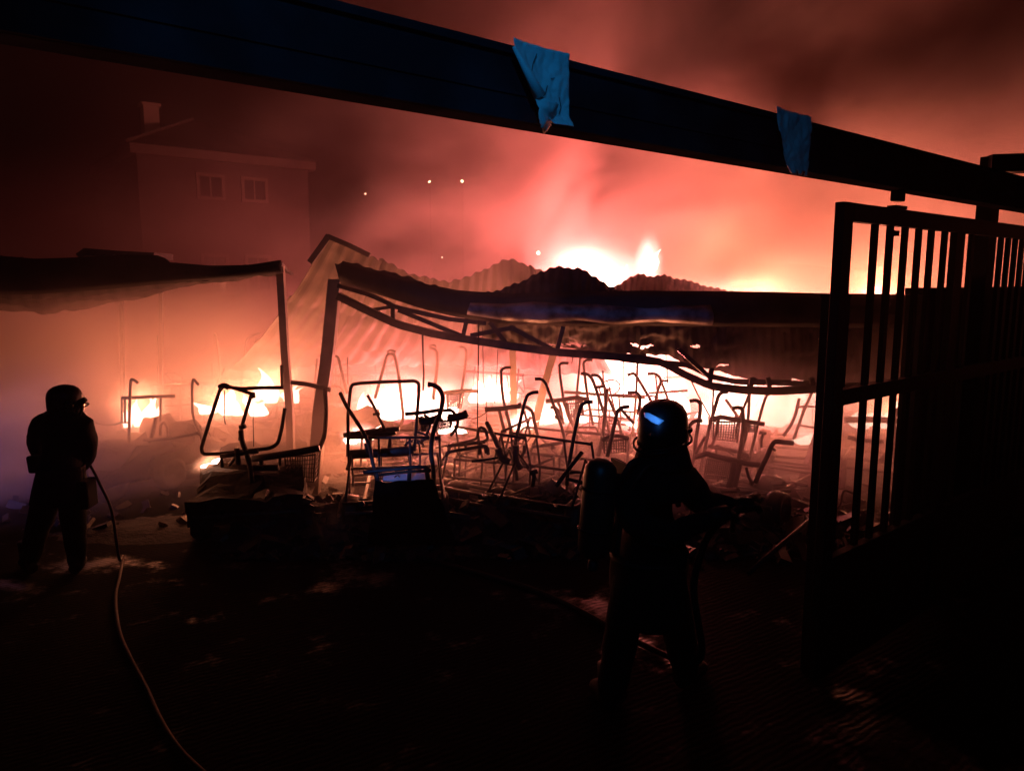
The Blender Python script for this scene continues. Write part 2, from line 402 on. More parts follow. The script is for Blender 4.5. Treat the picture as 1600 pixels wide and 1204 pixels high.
fire(365, 645, 10.4, 1.0, .45, 330, ORNG, 'low fire burning behind the tilted windscreen frame', 6, GLOWO, seed=2)
fire(430, 625, 11.0, .8, .55, 230, ORNG, 'fire burning just left of the first leaning post', 5, GLOWO, seed=3)
fire(635, 655, 12.4, 1.9, .75, 1100, PINK, 'wide fire glaring through the upright inverted-U frame', 9, GLOWP, seed=4)
fire(770, 625, 13.5, .9, .5, 500, PINK, 'small fire under the hanging wires at the middle of the shed', 6, GLOWP, seed=5)
fire(865, 660, 12.2, 1.2, .4, 500, PINK, 'low fire between the two pale inner posts', 6, GLOWP, seed=6)
fire(990, 655, 12.8, 2.1, 1.45, 1700, PINK, 'tall white fire behind the firefighter with the blue helmet strip', 9, GLOWP, seed=7)
fire(1200, 660, 12.6, 2.6, 1.15, 1800, (1, .21, .13), 'broad white fire behind the two stacked wire baskets', 10, GLOWP, seed=8)
fire(1390, 665, 12.0, 1.4, .6, 500, ORNG, 'fire seen between the lower bars of the gate', 7, GLOWO, seed=9)
fire(927, 452, 17.0, 1.5, .75, 5200, PINK, 'brightest fire rising above the torn roof sheets', 8, GLOWR, 2.5, lz=.9, seed=10)
fire(1013, 420, 17.5, .30, .55, 600, PINK, 'thin tongue of fire beside the brightest fire above the roof', 2, GLOWR, 2.6, seed=11)
fire(1180, 485, 18.0, 2.4, .5, 5200, (1, .235, .11), 'orange fire just clearing the roof line left of the gate', 7, GLOWS, 3.4, lz=1.3, seed=12)
fire(1368, 478, 17.0, .8, .45, 4200, (1, .25, .12), 'small pink fire showing between the upper bars of the gate', 4, GLOWR, 2.0, lz=1.2, seed=14)
for px_, py_, d_, w_, lb_ in ((560, 690, 9.6, .35, 'low flames between the leaning post and the inverted-U frame'), (705, 672, 10.0, .4, 'low flames behind the drooping bag cradles'), (812, 668, 10.6, .35, 'low flames at the foot of the pale upright inner post'),
                           (1012, 668, 10.6, .5, 'low flames just left of the near helmet'), (1262, 690, 10.3, .45, 'low flames at the foot of the gate post')):
    fire(px_, py_, d_, w_, .22, 170, ORNG, lb_, 3, GLOWP, 1.5, seed=20)
fire(325, 727, 7.9, .10, .13, 12, ORNG, 'tiny flame on the debris heap under the tilted frame', 2, GLOWO, seed=13)

# ------------------------------------------------------------------ collapsed shed
def corr(name, top, bot, waves, amp, m, parent, nu=None, nv=10, crumple=.05, sag=0.0, seed=0, skip=None, thick=.004):
    """corrugated sheet between two 3D polylines (corrugations run top->bottom)"""
    nu = nu or int(waves * 6)
    tm = sum(top, Vector()) / len(top); bmn = sum(bot, Vector()) / len(bot)
    nrm = (top[-1] - top[0]).cross(bmn - tm).normalized()
    def fn(u, v):
        p = lerp_line(top, u).lerp(lerp_line(bot, u), v)
        p = p + nrm * (amp * math.sin(2 * math.pi * waves * u) + crumple * nz((p.x + seed, p.y, p.z), 1.7) + crumple * .4 * nz((p.x + seed, p.y, p.z), 5))
        p.z -= sag * 4 * v * (1 - v)
        return p
    return MB().grid(fn, nu, nv, skip).build(name, m, parent, smooth=False, thick=thick)
shed = thing('collapsed_shed', (0, 9, 0), 'burning open shed with buckled corrugated roof and bent front girder', 'shed')
# torn roof skin sloping down to the back, single sheets
ridge = [P(512, 366, 9.3), P(552, 385, 9.4), P(585, 402, 9.5), P(640, 426, 9.7), P(700, 442, 9.9), P(740, 430, 10.0), P(775, 412, 10.1), P(800, 405, 10.2), P(850, 424, 10.3), P(900, 446, 10.4)]
back = [P(355, 585, 11.6), P(420, 582, 12.0), P(500, 578, 12.2), P(580, 575, 12.3), P(650, 577, 12.3), P(720, 575, 12.4), P(800, 582, 12.5), P(870, 590, 12.5), P(930, 588, 12.6), P(960, 590, 12.6)]
N = 5; ROWS = 3
for r_ in range(ROWS):
    for i in range(N):
        u0, u1 = i / N - .004, (i + 1) / N + .004
        v0, v1 = r_ / ROWS - .01, (r_ + 1) / ROWS + .012
        tp = [lerp_line(ridge, min(1, max(0, u0 + (u1 - u0) * k / 6))).lerp(lerp_line(back, min(1, max(0, u0 + (u1 - u0) * k / 6))), max(0, v0)) for k in range(7)]
        bt = [lerp_line(ridge, min(1, max(0, u0 + (u1 - u0) * k / 6))).lerp(lerp_line(back, min(1, max(0, u0 + (u1 - u0) * k / 6))), min(1, v1)) for k in range(7)]
        dz = Vector((0, 0, .03 * r_ + .012 * (i % 2)))
        sg = Vector((0, 0, -.16))
        cat_ = lambda q, vv: [p + dz + sg * (4 * (vv) * (1 - vv)) for p in q]
        corr('roof_sheet', cat_(tp, max(0, v0)), cat_(bt, min(1, v1)), 5, .019, M['sheet'], shed, nv=8, crumple=.05, sag=.05, seed=i * 3 + r_)
# dark bent hump in front, pale sheets behind
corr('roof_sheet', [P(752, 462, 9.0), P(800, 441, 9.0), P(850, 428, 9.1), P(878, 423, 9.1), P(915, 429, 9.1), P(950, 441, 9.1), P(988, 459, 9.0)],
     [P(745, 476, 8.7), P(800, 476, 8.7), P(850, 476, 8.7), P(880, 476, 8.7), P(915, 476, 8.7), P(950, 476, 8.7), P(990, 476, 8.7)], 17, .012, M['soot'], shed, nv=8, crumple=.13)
corr('roof_sheet', [P(958, 447, 13.2), P(980, 432, 13.2), P(1000, 424, 13.2), P(1050, 433, 13.4), P(1110, 446, 13.5), P(1190, 458, 13.6)],
     [P(950, 490, 12.2), P(980, 490, 12.2), P(1010, 490, 12.2), P(1050, 490, 12.2), P(1110, 490, 12.2), P(1190, 490, 12.2)], 22, .014, M['sheet'], shed, nv=8, crumple=.09)
# curled front edge of the roof over the girder (left), plus gable edge strip
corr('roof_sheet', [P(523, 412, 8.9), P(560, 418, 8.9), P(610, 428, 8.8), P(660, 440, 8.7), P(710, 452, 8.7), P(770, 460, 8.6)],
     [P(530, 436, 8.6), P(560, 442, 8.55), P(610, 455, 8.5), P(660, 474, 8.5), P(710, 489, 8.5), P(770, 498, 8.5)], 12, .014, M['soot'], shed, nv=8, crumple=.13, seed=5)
MB().strip([P(484, 410, 9.25), P(500, 388, 9.25), P(514, 368, 9.25)], .05, .07).build('edge_strip', M['soot'], shed)
MB().strip([P(512, 369, 9.25), P(545, 383, 9.3), P(578, 399, 9.4)], .06, .06).build('edge_strip', M['soot'], shed)
# fascia
top_f = [(535, 412), (600, 430), (660, 447), (720, 458), (800, 462), (900, 460), (1000, 457), (1100, 458), (1200, 459), (1320, 462), (1450, 464)]
bot_f = [(535, 440), (600, 458), (660, 478), (720, 492), (800, 503), (900, 506), (1000, 505), (1100, 506), (1200, 507), (1320, 508), (1450, 509)]
def band(name, t, b, d, thick, m, parent, wob=.0, n=40):
    tt = [P(x, y, d) for x, y in t]; bb = [P(x, y, d) for x, y in b]
    def fn(u, v):
        p = lerp_line(tt, u).lerp(lerp_line(bb, u), v); p.y += wob * nz(p, 2.1) - .10 * math.sin(math.pi * v) ; return p
    return MB().grid(fn, n, 5).build(name, m, parent, smooth=True, thick=thick)
band('fascia', [(735, 474), (790, 476), (850, 471), (905, 476), (960, 474), (1030, 479), (1110, 477)], [(730, 490), (790, 500), (850, 505), (905, 499), (960, 506), (1030, 502), (1112, 507)], 8.36, .02, M['fascia'], shed, .14)
band('roof_edge', top_f, bot_f, 8.5, .08, M['soot'], shed, .06)
# roof deck above the girder that runs back from the fascia line
corr('roof_sheet', [P(990, 459, 8.6), P(1150, 459, 8.6), P(1320, 462, 8.6), P(1460, 464, 8.6)], [P(990, 478, 11.5), P(1150, 478, 11.5), P(1320, 480, 11.5), P(1460, 482, 11.5)], 30, .02, M['soot'], shed, nv=6, crumple=.05)
# girder: lower chord, second chord, webs
def cpl(pts, d): return [P(x, y, d) for x, y in pts]
ch = cpl([(528, 462), (570, 483), (622, 507), (680, 522), (730, 530), (800, 541), (870, 550), (950, 556), (1000, 560), (1035, 566), (1070, 585), (1110, 603), (1160, 609), (1210, 611), (1300, 606), (1440, 598)], 8.6)
MB().strip([lerp_line(ch, i / 60) for i in range(61)], .10, .085).build('lower_chord', M['char'], shed)
MB().strip([lerp_line(cpl([(528, 446), (580, 461), (620, 480), (700, 498), (760, 505)], 8.62), i / 20) for i in range(21)], .07, .05).build('upper_chord', M['char'], shed)
MB().strip([lerp_line(cpl([(535, 470), (575, 485), (600, 481), (622, 478)], 8.7), i / 12) for i in range(13)], .05, .04).build('web_bar', M['char'], shed)
MB().strip([lerp_line(cpl([(1030, 566), (1075, 570), (1110, 588), (1150, 596), (1230, 598), (1300, 601)], 8.8), i / 20) for i in range(21)], .08, .06).build('second_chord', M['char'], shed)
for a, b, w in [((614, 480), (614, 505), .05), ((622, 484), (722, 525), .045), ((730, 496), (723, 528), .06), ((735, 524), (800, 512), .045), ((765, 503), (790, 535), .04), ((800, 512), (868, 548), .05),
                ((880, 510), (870, 548), .07), ((1112, 575), (1108, 602), .05), ((1175, 590), (1172, 608), .045), ((1200, 590), (1203, 610), .03), ((1180, 590), (1170, 604), .03), ((1268, 590), (1270, 606), .05),
                ((1060, 545), (1110, 590), .06)]:
    MB().bar(P(*a, 8.6), P(*b, 8.62), .05, w, (0, 1, 0)).build('web_bar', M['char'], shed)
# sagging sooted ceiling sheets behind the girder
holes = [(1004, 544, 17, 3), (1086, 540, 8, 3), (1130, 573, 12, 3), (895, 541, 22, 2)]
def ceil(x0, x1, t, b, d0, d1, seed):
    tp = [P(x0 + (x1 - x0) * k / 8, t(x0 + (x1 - x0) * k / 8), d0) for k in range(9)]
    bt = [P(x0 + (x1 - x0) * k / 8, b(x0 + (x1 - x0) * k / 8), d1) for k in range(9)]
    def skip(u, v):
        x = x0 + (x1 - x0) * u; y = t(x) + (b(x) - t(x)) * v
        return any(((x - hx) / hw) ** 2 + ((y - hy) / hh) ** 2 < 1 for hx, hy, hw, hh in holes)
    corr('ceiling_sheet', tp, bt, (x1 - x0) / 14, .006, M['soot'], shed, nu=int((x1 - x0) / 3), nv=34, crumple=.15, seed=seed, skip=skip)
def interp(tab):
    def f(x):
        for (a, b), (c, d) in zip(tab, tab[1:]):
            if x <= c: return b + (d - b) * (x - a) / (c - a)
        return tab[-1][1]
    return f
cb = interp([(700, 505), (760, 522), (800, 536), (870, 543), (960, 552), (1030, 560), (1070, 566), (1110, 583), (1150, 591), (1230, 594), (1300, 597), (1460, 586)])
for i, (a, b) in enumerate([(745, 890), (880, 1010), (1000, 1120), (1110, 1235), (1225, 1340), (1330, 1460)]):
    ceil(a, b, lambda x: 494, cb, 8.7 + .05 * (i % 2), 9.25 + .12 * (i % 2), i)
# posts
def post(pts, d, w, m='post', rot=0):
    q = cpl(pts, d); t = [lerp_line(q, i / 10) for i in range(11)]
    mb = MB()
    for a, b in zip(t, t[1:]): pass
    v = []; f = []
    for i, p in enumerate(t):
        for sx, sy in ((-1, -1), (1, -1), (1, 1), (-1, 1)): v.append(p + Vector((sx * w / 2, sy * w / 2, 0)))
    for i in range(10):
        for k in range(4): f.append((i * 4 + k, i * 4 + (k + 1) % 4, i * 4 + 4 + (k + 1) % 4, i * 4 + 4 + k))
    f += [(3, 2, 1, 0), (40, 41, 42, 43)]
    mb.add(v, f); return mb
post([(438, 416), (446, 560), (453, 640), (456, 760)], 8.9, .085).build('post', M['post'], shed)
post([(524, 436), (512, 560), (500, 640), (490, 770)], 8.7, .14).build('post', M['post'], shed)
post([(800, 500), (802, 600), (804, 720)], 11.2, .10).build('post', M['post'], shed)
post([(868, 540), (848, 610), (828, 700)], 11.0, .11).build('post', M['post'], shed)
post([(1295, 640), (1268, 720), (1240, 800)], 9.4, .13).build('post', M['post'], shed)
MB().strip(cpl([(455, 597), (480, 600), (517, 609)], 8.5), .05, .045).build('brace', M['char'], shed)

# left canopy
can = thing('canopy', (-4, 9, 0), 'soot black canopy roof over the smoke on the left', 'canopy')
ct = [(-260, 395), (-100, 398), (0, 402), (60, 407), (140, 404), (200, 401), (254, 402), (264, 413), (330, 419), (390, 418), (442, 410)]
cbm = [(-260, 462), (-100, 461), (0, 458), (60, 457), (120, 453), (200, 446), (300, 436), (370, 430), (442, 423)]
cl2 = [(-260, 490), (-100, 488), (0, 484), (40, 486), (60, 493), (80, 490), (95, 483), (150, 478), (215, 467), (300, 449), (370, 438), (446, 428)]
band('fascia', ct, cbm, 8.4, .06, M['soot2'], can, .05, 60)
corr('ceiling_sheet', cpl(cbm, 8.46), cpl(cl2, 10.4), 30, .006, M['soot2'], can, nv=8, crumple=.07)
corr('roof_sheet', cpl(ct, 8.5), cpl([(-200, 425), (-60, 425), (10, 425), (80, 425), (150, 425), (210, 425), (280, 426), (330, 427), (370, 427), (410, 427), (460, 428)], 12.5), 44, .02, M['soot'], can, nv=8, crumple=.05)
post([(190, 430), (191, 560), (191, 720)], 11.6, .05).build('post', M['char'], can)
post([(252, 430), (252, 560), (251, 720)], 11.6, .05).build('post', M['char'], can)
MB().strip(cpl([(140, 402), (150, 394), (200, 398), (256, 401)], 9.2), .5, .08).build('ridge_cap', M['soot'], can)

# ------------------------------------------------------------------ sliding gate, its beam and the wall
GX, GY = 2.0, 4.55; GD = Vector((.777, .629, 0)); GN = Vector((.629, -.777, 0)); GANG = math.atan2(.629, .777)
GP = lambda t, z, o=0.0: Vector((GX, GY, z)) + GD * t + GN * o
def t_at(px, z=2.75, o=0.0):
    r = (px - 800) / F; x0, y0 = GX + GN.x * o, GY + GN.y * o
    return (r * (y0 * cp - (z - CAMH) * sp) - x0) / (GD.x - r * GD.y * cp)
beam = thing('overhead_beam', GP(-1.5, 3.26), 'dark steel gate beam crossing overhead with two papers stuck on it', 'beam')
for t0, t1, m_ in [(-4.9, 4.0, 'beam')]:
    MB().bar(GP(t0, 3.37), GP(t1, 3.37), .12, .26).build('beam_web', M[m_], beam, bevel=.008)
    MB().bar(GP(t0, 3.262, .071), GP(t1, 3.262, .071), .018, .045).build('lower_lip', M[m_], beam)
    MB().bar(GP(t0, 3.485, .070), GP(t1, 3.485, .070), .016, .028).build('upper_lip', M[m_], beam)
    MB().bar(GP(t0, 3.34, .064), GP(t1, 3.34, .064), .006, .012).build('weld_seam', M[m_], beam)
# papers hanging on the beam's face
def paper(t0, t1, z0, z1, label, cutoff, seed, o=.098):
    root = thing('paper_sheet', GP((t0 + t1) / 2, z1, o), label, 'paper')
    def fn(u, v):
        z = z1 + (z0 - z1) * v
        l = t0 + (t1 - t0) * cutoff(v)
        t = l + (t1 - l) * u
        edge = max(0, 1 - u * 5) * .02
        return GP(t, z, o + edge + .014 * nz((t * 9 + seed, z * 9, 0), 1) + (.016 if seed == 11 else .009) * abs(nz((t * 22 + seed, z * 15, 3), 1)) + .004 * nz((t * 60 + seed, z * 60, 3), 1) + (.03 * max(0, v - .85) / .15 if seed == 3 else 0))
    MB().grid(fn, 40, 44, (lambda u, v: v > .93 and nz((u * 7 + seed, 0, 0), 1) > .12) if seed == 11 else None).build('sheet', M['paper'], root, smooth=True, thick=.0015)
    return root
tp0, tp1 = t_at(795, 3.48, .098), t_at(888, 3.36, .098)
pr = paper(tp0, tp1, 3.24, 3.512, 'large blue-lit paper with a folded left edge, on the beam', lambda v: .02 + .72 * max(0, (v - .08) / .92) ** 1.0 if v < .8 else .02 + .72 * .78, 3)
# the rolled edge of the fold and the torn flap under it
MB().tube([GP(tp0 + .005, 3.48, .118), GP(tp0 + .065, 3.40, .126), GP(tp0 + .12, 3.325, .130)], [.006, .024], 10).build('folded_edge', M['paper'], pr, smooth=True)
MB().grid(lambda u, v: GP(tp0 + .10 + .12 * u, 3.325 - .11 * v - .02 * u + .03 * (u - .5) ** 2, .12 + .03 * math.sin(3 * u + 2 * v) + .012 * nz((u * 5, v * 5, 1), 1)), 12, 12, lambda u, v: u + v > 1.55 or v - u > .75).build('torn_flap', M['paper'], pr, smooth=True, thick=.0015)
ink = mat('pencil_ink', (.09, .09, .1), .8)
for pts in ([(.42, .12), (.36, .25), (.33, .40), (.36, .52)], [(.6, .5), (.56, .62), (.48, .70)], [(.66, .4), (.72, .38)], [(.8, .62), (.84, .75), (.80, .85)]):
    MB().tube([GP(tp0 + (tp1 - tp0) * a, 3.512 - .272 * b, .109) for a, b in pts], .0016, 5).build('pen_mark', ink, pr)
tq0, tq1 = t_at(1205, 3.45, .098), t_at(1264, 3.36, .098)
paper(tq0, tq1, 3.21, 3.515, 'small crumpled blue-lit paper further along the beam', lambda v: .0 + .42 * v ** 1.3, 11)

gate = thing('sliding_gate', GP(0, 0), 'tall dark barred sliding gate hanging under the beam', 'gate')
ZT = 3.12
MB().bar(GP(0, .08), GP(0, ZT), .12, .06, GN).build('stile', M['gate'], gate, bevel=.004)
MB().bar(GP(.06, ZT - .055), GP(3.6, ZT - .055), .06, .11).build('top_rail', M['gate'], gate, bevel=.004)
MB().bar(GP(.06, 1.93), GP(3.6, 1.93), .058, .10).build('middle_rail', M['gate'], gate)
MB().bar(GP(.06, .85), GP(3.6, .85), .058, .07).build('lower_rail', M['gate'], gate)
MB().bar(GP(.06, .14), GP(3.6, .14), .06, .12).build('bottom_rail', M['gate'], gate)
bw = .05
MB().bar(GP(.065, .5), GP(3.6, .5), .012, .6).build('kick_panel', M['gate'], gate)
for k, px in enumerate([1363, 1387, 1410, 1431.5, 1451, 1472, 1514]):
    for z0, z1 in ((.89, 1.88), (1.98, ZT - .11)):
        MB().bar(GP(t_at(px), z0), GP(t_at(px), z1), bw, .03, GN).build('bar', M['gate'], gate)
MB().bar(GP(t_at(1492), .2, .003), GP(t_at(1492), ZT - .11, .003), .15, .05, GN).build('stile', M['gate'], gate)
t0 = t_at(1560)
for k in range(8):
    for z0, z1 in ((.89, 1.88), (1.98, ZT - .11)):
        MB().bar(GP(t0 + k * .165, z0), GP(t0 + k * .165, z1), bw, .03, GN).build('bar', M['gate'], gate)
hr = thing('gate_hanger', GP(t_at(1403, 3.2), 3.15), 'small hanger roller between the gate top and the beam', 'roller')
th = t_at(1403, 3.2)
MB().bar(GP(th, 2.96), GP(th, 3.27), .022, .022).build('bolt', M['gate'], hr)
MB().box(GP(th, 3.205), (.10, .06, .07), Matrix.Rotation(GANG, 3, 'Z')).build('carriage', M['gate'], hr, bevel=.01)
MB().box(GP(th, 3.132), (.16, .06, .02), Matrix.Rotation(GANG, 3, 'Z')).build('plate', M['gate'], hr)
MB().box(GP(th - .01, 2.965), (.05, .04, .035), Matrix.Rotation(GANG, 3, 'Z')).build('nut', M['gate'], hr)
# guide post right behind the gate's end, catching the gate
tgp = t_at(1284, 1.6, -.13) + .07
gp_ = thing('guide_post', GP(tgp, 0, -.13), 'square guide post close behind the end of the gate', 'post')
MB().bar(GP(tgp, 0, -.13), GP(tgp, 2.55, -.13), .14, .12, GN).build('post', M['gate'], gp_)
MB().box(GP(tgp, 2.56, -.13), (.15, .13, .02), Matrix.Rotation(GANG, 3, 'Z')).build('cap', M['gate'], gp_)
# tall post with its short arm further right
tpst = t_at(1539, 3, -.17); zc_ = P(1530, 245, GP(tpst, 0, -.17).y).z
ep = thing('end_post', GP(tpst, 0, -.17), 'tall dark post behind the gate carrying a short cross arm', 'post')
MB().bar(GP(tpst, 0, -.17), GP(tpst, zc_ - .005, -.17), .17, .12, GN).build('post', M['gate'], ep)
MB().bar(GP(tpst - .08, zc_ - .07, -.17), GP(tpst + .35, zc_ - .07, -.17) + Vector((.5, -.45, 0)), .16, .14).build('cross_arm', M['gate'], ep)
# wall
tw = t_at(1417, 1.5, -.40)
wl = thing('gate_wall', GP(tw + 1, 0, -.40), 'dark wall the gate slides along, right of the opening', 'wall')
MB().box(GP(tw + 3.5, 1.27, -.40), (7, .16, 2.54), Matrix.Rotation(GANG, 3, 'Z')).build('wall_body', M['wall'], wl)
for k in range(12):
    MB().box(GP(tw + .3 + k * .58, 2.57, -.40), (.572, .2, .055), Matrix.Rotation(GANG, 3, 'Z')).build('coping_stone', M['wall'], wl, bevel=.005)

# ------------------------------------------------------------------ house on the left
hx0, hx1, hd = P(213, 240, 27), P(500, 270, 33), 27
house = thing('house', ((hx0.x + hx1.x) / 2, 31, 0), 'pale two storey house with hipped roof and white cornice in the smoke', 'house')
a = Vector((hx0.x, 27, 0)); b = Vector((hx1.x, 31.0, 0)); dirv = (b - a).normalized(); nv_ = Vector((dirv.y, -dirv.x, 0)); Ln = (b - a).length
def H(s, z, o=0): return a + dirv * s + Vector((0, 0, z)) + nv_ * o
zE = P(213, 240, 27).z
ang = math.atan2(dirv.y, dirv.x); RZ = Matrix.Rotation(ang, 3, 'Z')
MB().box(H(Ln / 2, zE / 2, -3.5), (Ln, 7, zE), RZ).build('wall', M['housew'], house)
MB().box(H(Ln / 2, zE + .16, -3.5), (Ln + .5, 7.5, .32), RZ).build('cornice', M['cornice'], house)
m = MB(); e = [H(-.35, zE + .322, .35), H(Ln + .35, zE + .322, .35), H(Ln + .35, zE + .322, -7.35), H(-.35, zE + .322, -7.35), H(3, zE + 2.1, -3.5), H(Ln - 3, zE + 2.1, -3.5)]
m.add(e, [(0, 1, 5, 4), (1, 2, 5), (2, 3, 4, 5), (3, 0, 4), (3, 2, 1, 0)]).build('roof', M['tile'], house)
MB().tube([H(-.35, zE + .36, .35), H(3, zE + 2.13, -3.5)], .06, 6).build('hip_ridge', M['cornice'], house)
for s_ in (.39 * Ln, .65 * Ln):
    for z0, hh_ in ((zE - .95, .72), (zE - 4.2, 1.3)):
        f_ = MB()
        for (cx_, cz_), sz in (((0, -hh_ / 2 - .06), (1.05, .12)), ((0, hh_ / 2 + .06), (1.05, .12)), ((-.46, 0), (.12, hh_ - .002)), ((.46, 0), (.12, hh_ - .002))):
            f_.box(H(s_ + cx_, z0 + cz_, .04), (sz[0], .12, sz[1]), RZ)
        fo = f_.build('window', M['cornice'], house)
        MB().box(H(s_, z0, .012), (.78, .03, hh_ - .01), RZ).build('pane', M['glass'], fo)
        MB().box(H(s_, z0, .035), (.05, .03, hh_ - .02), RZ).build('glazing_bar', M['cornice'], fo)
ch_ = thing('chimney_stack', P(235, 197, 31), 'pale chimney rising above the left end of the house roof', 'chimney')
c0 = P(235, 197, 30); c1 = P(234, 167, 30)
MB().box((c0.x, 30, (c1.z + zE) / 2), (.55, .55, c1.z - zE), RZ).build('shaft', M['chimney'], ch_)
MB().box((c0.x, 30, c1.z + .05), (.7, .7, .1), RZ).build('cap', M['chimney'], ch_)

# ------------------------------------------------------------------ burnt golf carts
def noisy(mb, amp, s, seed=0):
    mb.v = [p + Vector((nz((p.x * s + seed, p.y * s, p.z * s), 1), nz((p.x * s, p.y * s + seed + 9, p.z * s), 1), nz((p.x * s, p.y * s, p.z * s + seed + 5), 1))) * amp for p in mb.v]
    return mb
def local(mb, name, m, smooth=False):
    o = mb.build(name, m, None, smooth=smooth); me = o.data; bpy.data.objects.remove(o); return me
def prof_mesh(prof, w, seed):                      # burnt body: side profile (y,z) swept across the width, lumpy
    n = 9; k = len(prof); v = []; f = []
    for i in range(n):
        x = -w / 2 + w * i / (n - 1)
        for y, z in prof:
            dip = 1 - .12 * abs(nz((x * 3 + seed, y * 2, 0), 1.4)) * 2
            v.append(Vector((x, y, .16 + (z - .16) * dip)))
    for i in range(n - 1):
        for j in range(k): f.append((i * k + j, i * k + (j + 1) % k, (i + 1) * k + (j + 1) % k, (i + 1) * k + j))
    f += [tuple(range(k)), tuple((n - 1) * k + j for j in range(k - 1, -1, -1))]
    return noisy(noisy(MB().add(v, f), .12, 3, seed), .05, 9, seed)
dense = lambda pr: [p for a, b in zip(pr, pr[1:] + pr[:1]) for p in [(a[0] + (b[0] - a[0]) * t, a[1] + (b[1] - a[1]) * t) for t in (0, .33, .66)]]
BODY = [local(prof_mesh(dense(pr), 1.08, s), 'burnt_body', M['ash']) for s, pr in enumerate([
    [(-1.0, .2), (-1.0, .45), (-.6, .5), (-.45, .62), (.05, .66), (.1, .3), (.6, .28), (.68, .62), (.95, .6), (1.15, .3), (1.1, .2)],
    [(-1.0, .2), (-.95, .5), (-.5, .55), (-.45, .8), (-.33, .8), (-.25, .6), (.1, .58), (.15, .25), (.6, .25), (.7, .55), (1.1, .35), (1.1, .2)],
    [(-1.0, .2), (-1.0, .38), (-.5, .4), (-.4, .52), (.05, .5), (.1, .28), (.6, .28), (.75, .4), (1.1, .25), (1.1, .2)]])]
wm = MB().lathe([(.06, -.07), (.13, -.07), (.15, -.09), (.20, -.085), (.215, -.04), (.215, .04), (.20, .085), (.15, .09), (.13, .04), (.06, .03)], n=14, rot=Matrix.Rotation(R(90), 3, 'Y'))
WHEEL = local(noisy(wm, .02, 9), 'wheel', M['char'], True)
stw = MB().tube([Vector((.17 * math.cos(a), .17 * math.sin(a), 0)) for a in [2 * math.pi * i / 16 for i in range(17)]], .012, 6)
for a in (0, 2.1, 4.2): stw.tube([(0, 0, -.03), (.17 * math.cos(a), .17 * math.sin(a), 0)], .009, 5)
STEER = local(stw, 'steering_wheel', M['char'], True)
COLM = local(MB().tube([(0, 0, 0), (0, -.34, .46)], .018, 6), 'steering_column', M['char'], True)
fr = MB()
for sx in (-1, 1): fr.tube([(sx * .33, -1.12, .42), (sx * .33, -.7, .30), (sx * .33, .9, .26), (sx * .3, 1.15, .34)], .03, 6)
for y in (-1.05, -.5, .1, .7, 1.05): fr.tube([(-.5, y, .30), (.5, y, .30)], .022, 6)
FRAME = local(fr, 'chassis', M['char'])
sf = MB()
for z, y0, y1 in ((.62, -.45, .08), (.40, -1.0, .12)):
    sf.tube([(-.52, y0, z), (.52, y0, z), (.52, y1, z + .02), (-.52, y1, z), (-.52, y0, z)], .016, 6, round_=.08)
for x in (-.5, -.17, .17, .5):
    sf.tube([(x, -.45, .3), (x, -.42, .62), (x * .98, -.52, .98)], .014, 6); sf.tube([(x, .08, .28), (x, .06, .62)], .014, 6)
sf.tube([(-.5, -.52, .98), (.5, -.53, .96)], .016, 6); sf.tube([(-.5, -1.0, .4), (-.46, -.6, .8), (-.5, -.45, .62)], .013, 6); sf.tube([(.5, -1.0, .4), (.46, -.6, .8), (.5, -.45, .62)], .013, 6)
sf.tube([(-.45, .62, .3), (-.42, .75, .78), (.42, .76, .8), (.45, .62, .3)], .016, 6, round_=.1)
SEATF = local(sf, 'seat_frame', M['char'], True)
def inst(name, me, parent, loc, rz=0, rx=0):
    o = bpy.data.objects.new(name, me); COL.objects.link(o); o.parent = parent; o.location = loc; o.rotation_euler = (rx, 0, rz); return o
GRP = 'burnt out golf carts in the shed'
def cart_base(root, yaw, body):
    rot = Matrix.Rotation(yaw, 3, 'Z')
    rot = Matrix.Rotation(yaw, 3, 'Z')
    if root.location.x < -1.5 or body == 3: inst('burnt_body', BODY[body % 3], root, (0, 0, 0), yaw)
    elif root.location.y < 9.0 and root.location.x < 1.2: inst('seat_frame', SEATF, root, (0, 0, 0), yaw)
    inst('chassis', FRAME, root, (0, 0, 0), yaw)
    for sx in (-.47, .47):
        for y in (-.78, .82): inst('wheel', WHEEL, root, rot @ Vector((sx, y, .21)), yaw)
def basket(q, d, nx, ny, root, depth=.22, r=.0045):
    """wire basket: front face quad in pixels (tl,tr,br,bl)"""
    tl, tr, br, bl = [P(*p, d) for p in q]; m = MB()
    e = lambda u, v: tl.lerp(tr, u).lerp(bl.lerp(br, u), v)
    bk = Vector((0, depth, .02))
    for i in range(nx + 1):
        u = i / nx; w = r * (2 if i in (0, nx) else 1)
        m.tube([e(u, 0), e(u, .5) + Vector((0, .01 * math.sin(7 * u), 0)), e(u, 1), e(u, 1) + bk * .8, e(u, 0) + bk], w, 4, caps=False)
    for j in range(ny + 1):
        v = j / ny; w = r * (2.4 if j == 0 else 1)
        m.tube([e(0, v) + bk, e(0, v), e(.5, v) + Vector((0, 0, -.012 * math.sin(5 * v + 1))), e(1, v), e(1, v) + bk], w, 4, caps=False)
    return m.build('basket', M['char'], root)
